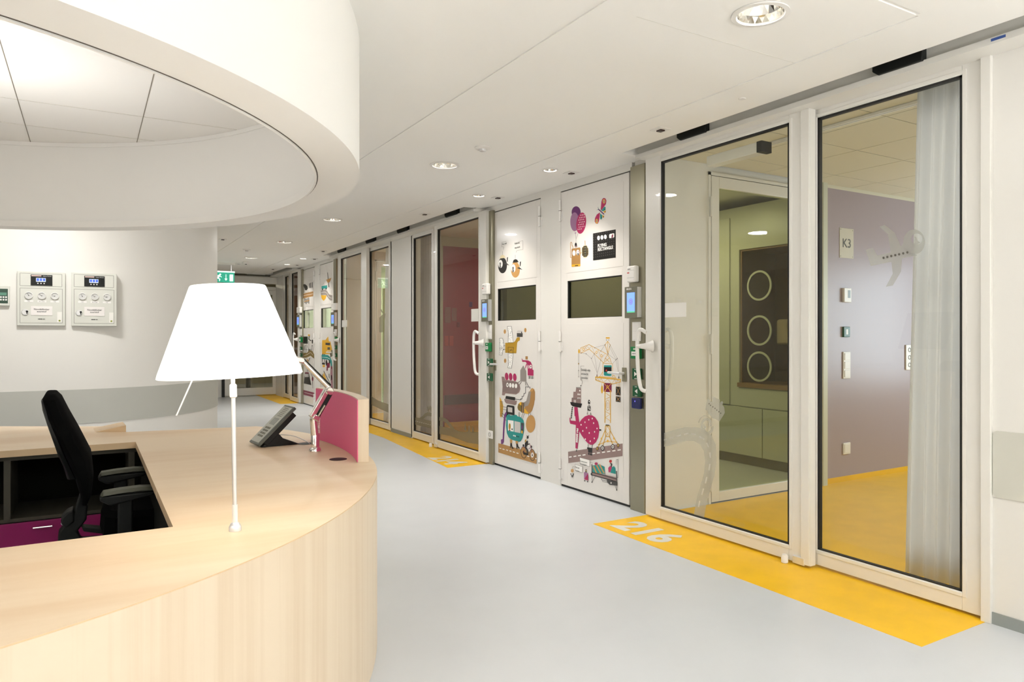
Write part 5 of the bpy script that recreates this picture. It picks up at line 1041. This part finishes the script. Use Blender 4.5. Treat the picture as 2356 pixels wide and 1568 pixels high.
# phone
ph = thing('desk_phone', (.85, 4.05, .75), 'grey and black desk telephone on a slanted wedge stand', 'telephone')
A = onz(573, 1013, .772); Bq = onz(593, 1026, .762); u = Vector((Bq.x-A.x, Bq.y-A.y, 0)); u = u.normalized()*.165
hdir = Vector((-u.y, u.x, 0)).normalized()
if hdir.x < 0: hdir = -hdir
sl = (hdir*math.cos(math.radians(44))+UP*math.sin(math.radians(44)))
nrm = u.normalized().cross(sl).normalized(); nrm = nrm if nrm.z > 0 else -nrm
o0 = Vector((A.x, A.y, .768)); Ln = .275
MB().obox(o0, u, sl*Ln, -nrm*.016, mat('grey phone body', rgb(88, 92, 84), .4)).build('body', ph, .003)
MB().obox(o0+u*.07+sl*.012+nrm*.0005, u*.86, sl*(Ln-.024), nrm*.0015, mat('silver phone face', rgb(172, 172, 160), .35)).build('face_plate', ph, .001)
MB().obox(o0+u*.25+sl*.135+nrm*.002, u*.5, sl*.045, nrm*.001, mat('phone lcd', rgb(120, 122, 112), .25)).build('display', ph)
m = MB()
for i in range(3):
    for j in range(4): m.obox(o0+u*(.25+.18*i)+sl*(.048+.019*j)+nrm*.002, u*.13, sl*.011, nrm*.002, M_GREY)
m.build('key', ph)
m = MB()
for j in range(6): m.obox(o0+u*.3+sl*(.195+.011*j)+nrm*.002, u*.42, sl*.004, nrm*.0004, M_GREY)
m.build('speaker_slot', ph)
MB().obox(o0+u*.05+sl*.03-nrm*.017, u*.9, sl*.22, -nrm*.028, M_BLKP).build('handset_cradle', ph, .003)
w0 = Vector((o0.x, o0.y, .7505))+u*.1+hdir*.01
q = [w0, w0+hdir*.19, w0+hdir*.125+UP*.045, w0+hdir*.105+UP*.06]
MB().prism([w0+hdir*.015, w0+hdir*.225, w0+hdir*.13+UP*.04, w0+hdir*.10+UP*.075, w0+hdir*.085+UP*.065], u*.8, M_BLKP).build('wedge_stand', ph, .002)
cs = w0+hdir*.125+UP*.05+u*.4; ce = onz(713, 1020, .752)
mid = (cs+ce)/2+UP*.035
pts = [cs*(1-t)**2+mid*2*t*(1-t)*1.0+ce*t*t for t in [i/14 for i in range(15)]]
o = MB().tube(pts, .0022, M_WHITE, 8).build('phone_cable', None); tag(o, 'thin white cable arching from the telephone to the grommet', 'cable')
# monitor arm
YM = 3.71
def MP(x, y, Yp=YM): return ony(x, y, Yp)
ma = thing('monitor_arm', (MP(725, 1036).x, YM, .75), 'chrome spring monitor arm clamped beside the pink screen', 'monitor arm')
b0 = MP(725, 1036); b0.z = .7502
MB().lathe((b0.x, YM, 0), [(.030, .7502), (.030, .757), (.026, .768), (.021, .772)], M_CHROME, 32).build('base', ma)
MB().lathe((b0.x, YM, 0), [(.021, .768), (.021, .835), (.0205, .836)], M_CHROME, 28).build('lower_post', ma)
MB().tube([(b0.x-.001, YM, .836), MP(721, 962)], [.0205, .019], M_CHROME, 24).build('upper_post', ma)
m = MB(); 
for k in range(14): m.lathe((b0.x+.018, YM-.004, .845+k*.0065), [(.0105, 0), (.012, .002), (.0105, .004)], M_CHROME, 10)
m.build('cable_coil', ma)
E1, E2 = MP(723, 958), MP(756, 899); dv = (E2-E1).normalized(); nn = Vector((dv.z, 0, -dv.x))
m = MB(); m.obox(E1-nn*.026-dv*.01+Vector((0, -.02, 0)), nn*.028, dv*((E2-E1).length+.02), Vector((0, .04, 0)), M_CHROME); m.build('lower_arm_shell', ma, .006)
m = MB(); m.obox(E1+nn*.001-dv*.012+Vector((0, -.018, 0)), nn*.022, dv*((E2-E1).length+.01), Vector((0, .036, 0)), M_BLKP); m.build('lower_arm_core', ma, .004)
MB().tube([E1+nn*.012+dv*.01+Vector((0, -.021, 0)), E1+nn*.014+dv*.075+Vector((0, -.021, 0))], .006, M_STEEL, 10).build('spring', ma)
MB().obox(E1-dv*.016-nn*.012+Vector((0, -.024, 0)), nn*.036, dv*.03, Vector((0, .048, 0)), M_CHROME).build('lower_joint', ma, .006)
MB().lathe((E2.x, YM-.03, E2.z), [(.017, 0), (.021, .006), (.021, .054), (.017, .06)], M_CHROME, 24, (0, 1, 0)).build('elbow_joint', ma)
F2 = MP(692, 826); E3 = E2+UP*.018
MB().tube([E3, F2], [.0135, .011], M_CHROME, 16).build('upper_arm', ma)
d3 = (F2-E3).normalized(); n3 = Vector((-d3.z, 0, d3.x))
MB().tube([E3+n3*.016*(-1), F2+n3*.012*(-1)], .004, M_BLKP, 8).build('tension_rod', ma)
MB().obox(F2+Vector((-.03, -.02, -.012)), (.045, 0, -.012), (0, .04, 0), (0, 0, .03), M_CHROME).build('head_joint', ma, .006)
MB().tube([F2+Vector((-.01, 0, -.01)), F2+Vector((-.01, 0, -.075))], .014, M_ALU, 16).build('head_pivot', ma)
# monitor seen edge-on behind the lamp shade
mo = thing('flat_monitor', (F2.x-.05, YM, 1.05), 'thin black monitor hidden behind the lamp shade, held by the chrome arm', 'monitor')
Q = ony(677, 828, YM-.21); k_ = .46; zt_ = .33
MB().prism([(Q.x-.03, YM-.21, Q.z), (Q.x-.004, YM-.21, Q.z-.006), (Q.x, YM-.21, Q.z+.004), (Q.x-zt_*k_, YM-.21, Q.z+zt_), (Q.x-zt_*k_-.03, YM-.21, Q.z+zt_)], (0, .42, 0), M_BLKP).build('housing', mo, .004)
MB().prism([(Q.x-.0305, YM-.20, Q.z+.01), (Q.x-.034, YM-.20, Q.z+.01), (Q.x-zt_*k_-.031, YM-.20, Q.z+zt_-.01), (Q.x-zt_*k_-.029, YM-.20, Q.z+zt_-.01)], (0, .40, 0), M_BLACK).build('screen', mo)
MB().tube([F2+Vector((-.045, 0, .03)), Vector((Q.x-.05, YM, Q.z+.07))], .016, M_BLKP, 12).build('mount_bracket', mo)
# lamp bodies made up for the added uplights, out of view
for k, (x, y, p_) in enumerate(UPL):
    t = thing('floor_uplighter', (x, y, 0), ['white floor uplighter near the right wall behind the viewpoint', 'white floor uplighter in the middle behind the viewpoint', 'white floor uplighter behind the front of the desk', 'white floor uplighter left of the desk'][k], 'floor lamp', 'floor uplighters')
    MB().lathe((x, y, 0), [(.15, 0.001), (.15, .015), (.02, .03)], M_WHITE, 24).build('base', t)
    MB().tube([(x, y, .02), (x, y, 1.74)], .014, M_ALU, 12).build('pole', t)
    MB().lathe((x, y, 0), [(.03, 1.73), (.15, 1.77), (.20, 1.84), (.195, 1.84), (.14, 1.78), (.03, 1.75)], M_WHITE, 32, cap=False).build('bowl', t)
# ================================================================= CHAIR
cy0 = 3.88
ch = thing('office_chair', (.1, cy0, 0), 'black high-backed office chair with grey armrests in the desk opening', 'office chair')
def side(pts, hw, m, name, bev=.0, lab=None, c=cy0, taper=None):
    return MB().prism([(x, c-hw, z) for x, z in pts], (0, 2*hw, 0), m).build(name, ch, bev, label=lab, seg=4)
def bodyslab(front, back_, widths, m, name):   # rounded backrest: front/back profiles with width per level
    V = []; F = []; n = len(front); k = 14
    for (xf, zf), (xb, zb), w_ in zip(front, back_, widths):
        for i in range(k):
            a = 2*math.pi*i/k; c_, s_ = math.cos(a), math.sin(a)
            sx = math.copysign(abs(c_)**.55, c_); sy = math.copysign(abs(s_)**.45, s_)
            xm, zm = (xf+xb)/2, (zf+zb)/2
            V.append((xm+sx*(xf-xb)/2, cy0+sy*w_, zm+sx*(zf-zb)/2))
    for j in range(n-1):
        for i in range(k): F.append((j*k+i, j*k+(i+1) % k, (j+1)*k+(i+1) % k, (j+1)*k+i))
    F.append(tuple(range(k))[::-1]); F.append(tuple(range((n-1)*k, n*k)))
    return MB().add(V, F, m).build(name, ch)
bodyslab([(-.126, 1.091), (-.107, 1.068), (-.08, 1.005), (-.038, .915), (.012, .80), (.020, .71), (.012, .63), (-.005, .585)],
         [(-.166, 1.092), (-.178, 1.068), (-.16, .985), (-.125, .90), (-.085, .80), (-.05, .71), (-.035, .64), (-.03, .59)], [.15, .185, .20, .215, .22, .22, .20, .15], M_BLK2, 'backrest')
bodyslab([(-.165, 1.064), (-.150, 1.03), (-.135, .96), (-.10, .87), (-.07, .78), (-.04, .70)], [(-.181, 1.064), (-.176, 1.02), (-.153, .94), (-.119, .82), (-.100, .765), (-.085, .70)], [.15, .17, .18, .17, .14, .09], M_BLKP, 'back_shell')
side([(-.100, .79), (-.062, .79), (-.03, .68), (-.004, .56), (-.008, .50), (-.045, .45), (-.03, .41), (.12, .40), (.12, .37), (-.10, .37), (-.122, .41), (-.118, .455), (-.06, .53), (-.035, .62), (-.055, .70)], .035, M_BLKP, 'spine', .008)
side([(-.108, .520), (-.085, .545), (-.06, .555), (-.055, .50), (-.09, .475), (-.108, .495)], .05, M_BLKP, 'lumbar_knob', .008)
side([(-.03, .47), (.12, .435), (.12, .405), (-.02, .445)], .03, M_BLKP, 'tilt_bar', .004)
bodyslab([(.06, .40), (.045, .46), (.05, .53), (.075, .555)][:4], [(.50, .40), (.52, .46), (.51, .53), (.48, .555)], [.20, .235, .24, .21], M_BLK2, 'seat')
for s, zc in ((-1, 0), (1, 0)):
    yc_ = cy0+s*.262
    mb = MB(); V = []
    path = [(.045, .650), (.055, .663), (.12, .669), (.20, .672), (.25, .668), (.285, .655)]
    prof = []
    for (x, z) in path:
        w_ = .018 if x in (.045, .285) else .036
        prof.append([(x, yc_-w_, z-.012), (x, yc_-w_*.8, z+.003), (x, yc_+w_*.8, z+.003), (x, yc_+w_, z-.012), (x, yc_+w_*.7, z-.016), (x, yc_-w_*.7, z-.016)])
    V = [p_ for r in prof for p_ in r]; F = []
    for j in range(len(prof)-1):
        for i in range(6): F.append((j*6+i, j*6+(i+1) % 6, (j+1)*6+(i+1) % 6, (j+1)*6+i))
    F.append(tuple(range(6))[::-1]); F.append(tuple(range(len(V)-6, len(V))))
    mb.add(V, F, M_ARM).build('armrest_pad', ch, label='olive grey armrest pad')
    MB().prism([(.042, yc_-.03, .648), (.04, yc_-.03, .63), (.08, yc_-.03, .605), (.24, yc_-.03, .63), (.285, yc_-.03, .65)], (0, .06, 0), M_BLKP).build('armrest_bracket', ch, .006)
    MB().box(.11, .17, yc_-.018, yc_+.018, .40, .63, M_BLKP).build('arm_post', ch, .008)
MB().box(.08, .22, cy0-.26, cy0+.26, .375, .40, M_BLKP).build('arm_crossbar', ch, .004)
MB().lathe((.2, cy0, 0), [(.03, .12), (.03, .30), (.05, .33), (.06, .375)], M_BLKP, 20).build('gas_column', ch)
for k in range(5):
    a = k*2*math.pi/5+.3; e_ = Vector((.2+.29*math.cos(a), cy0+.29*math.sin(a), .075))
    MB().tube([(.2, cy0, .115), tuple(e_)], [.028, .017], M_BLKP, 10).build('leg', ch)
    MB().lathe((e_.x, e_.y-.02, .0305), [(.03, 0), (.03, .04)], M_BLACK, 16, (0, 1, 0)).build('caster', ch)
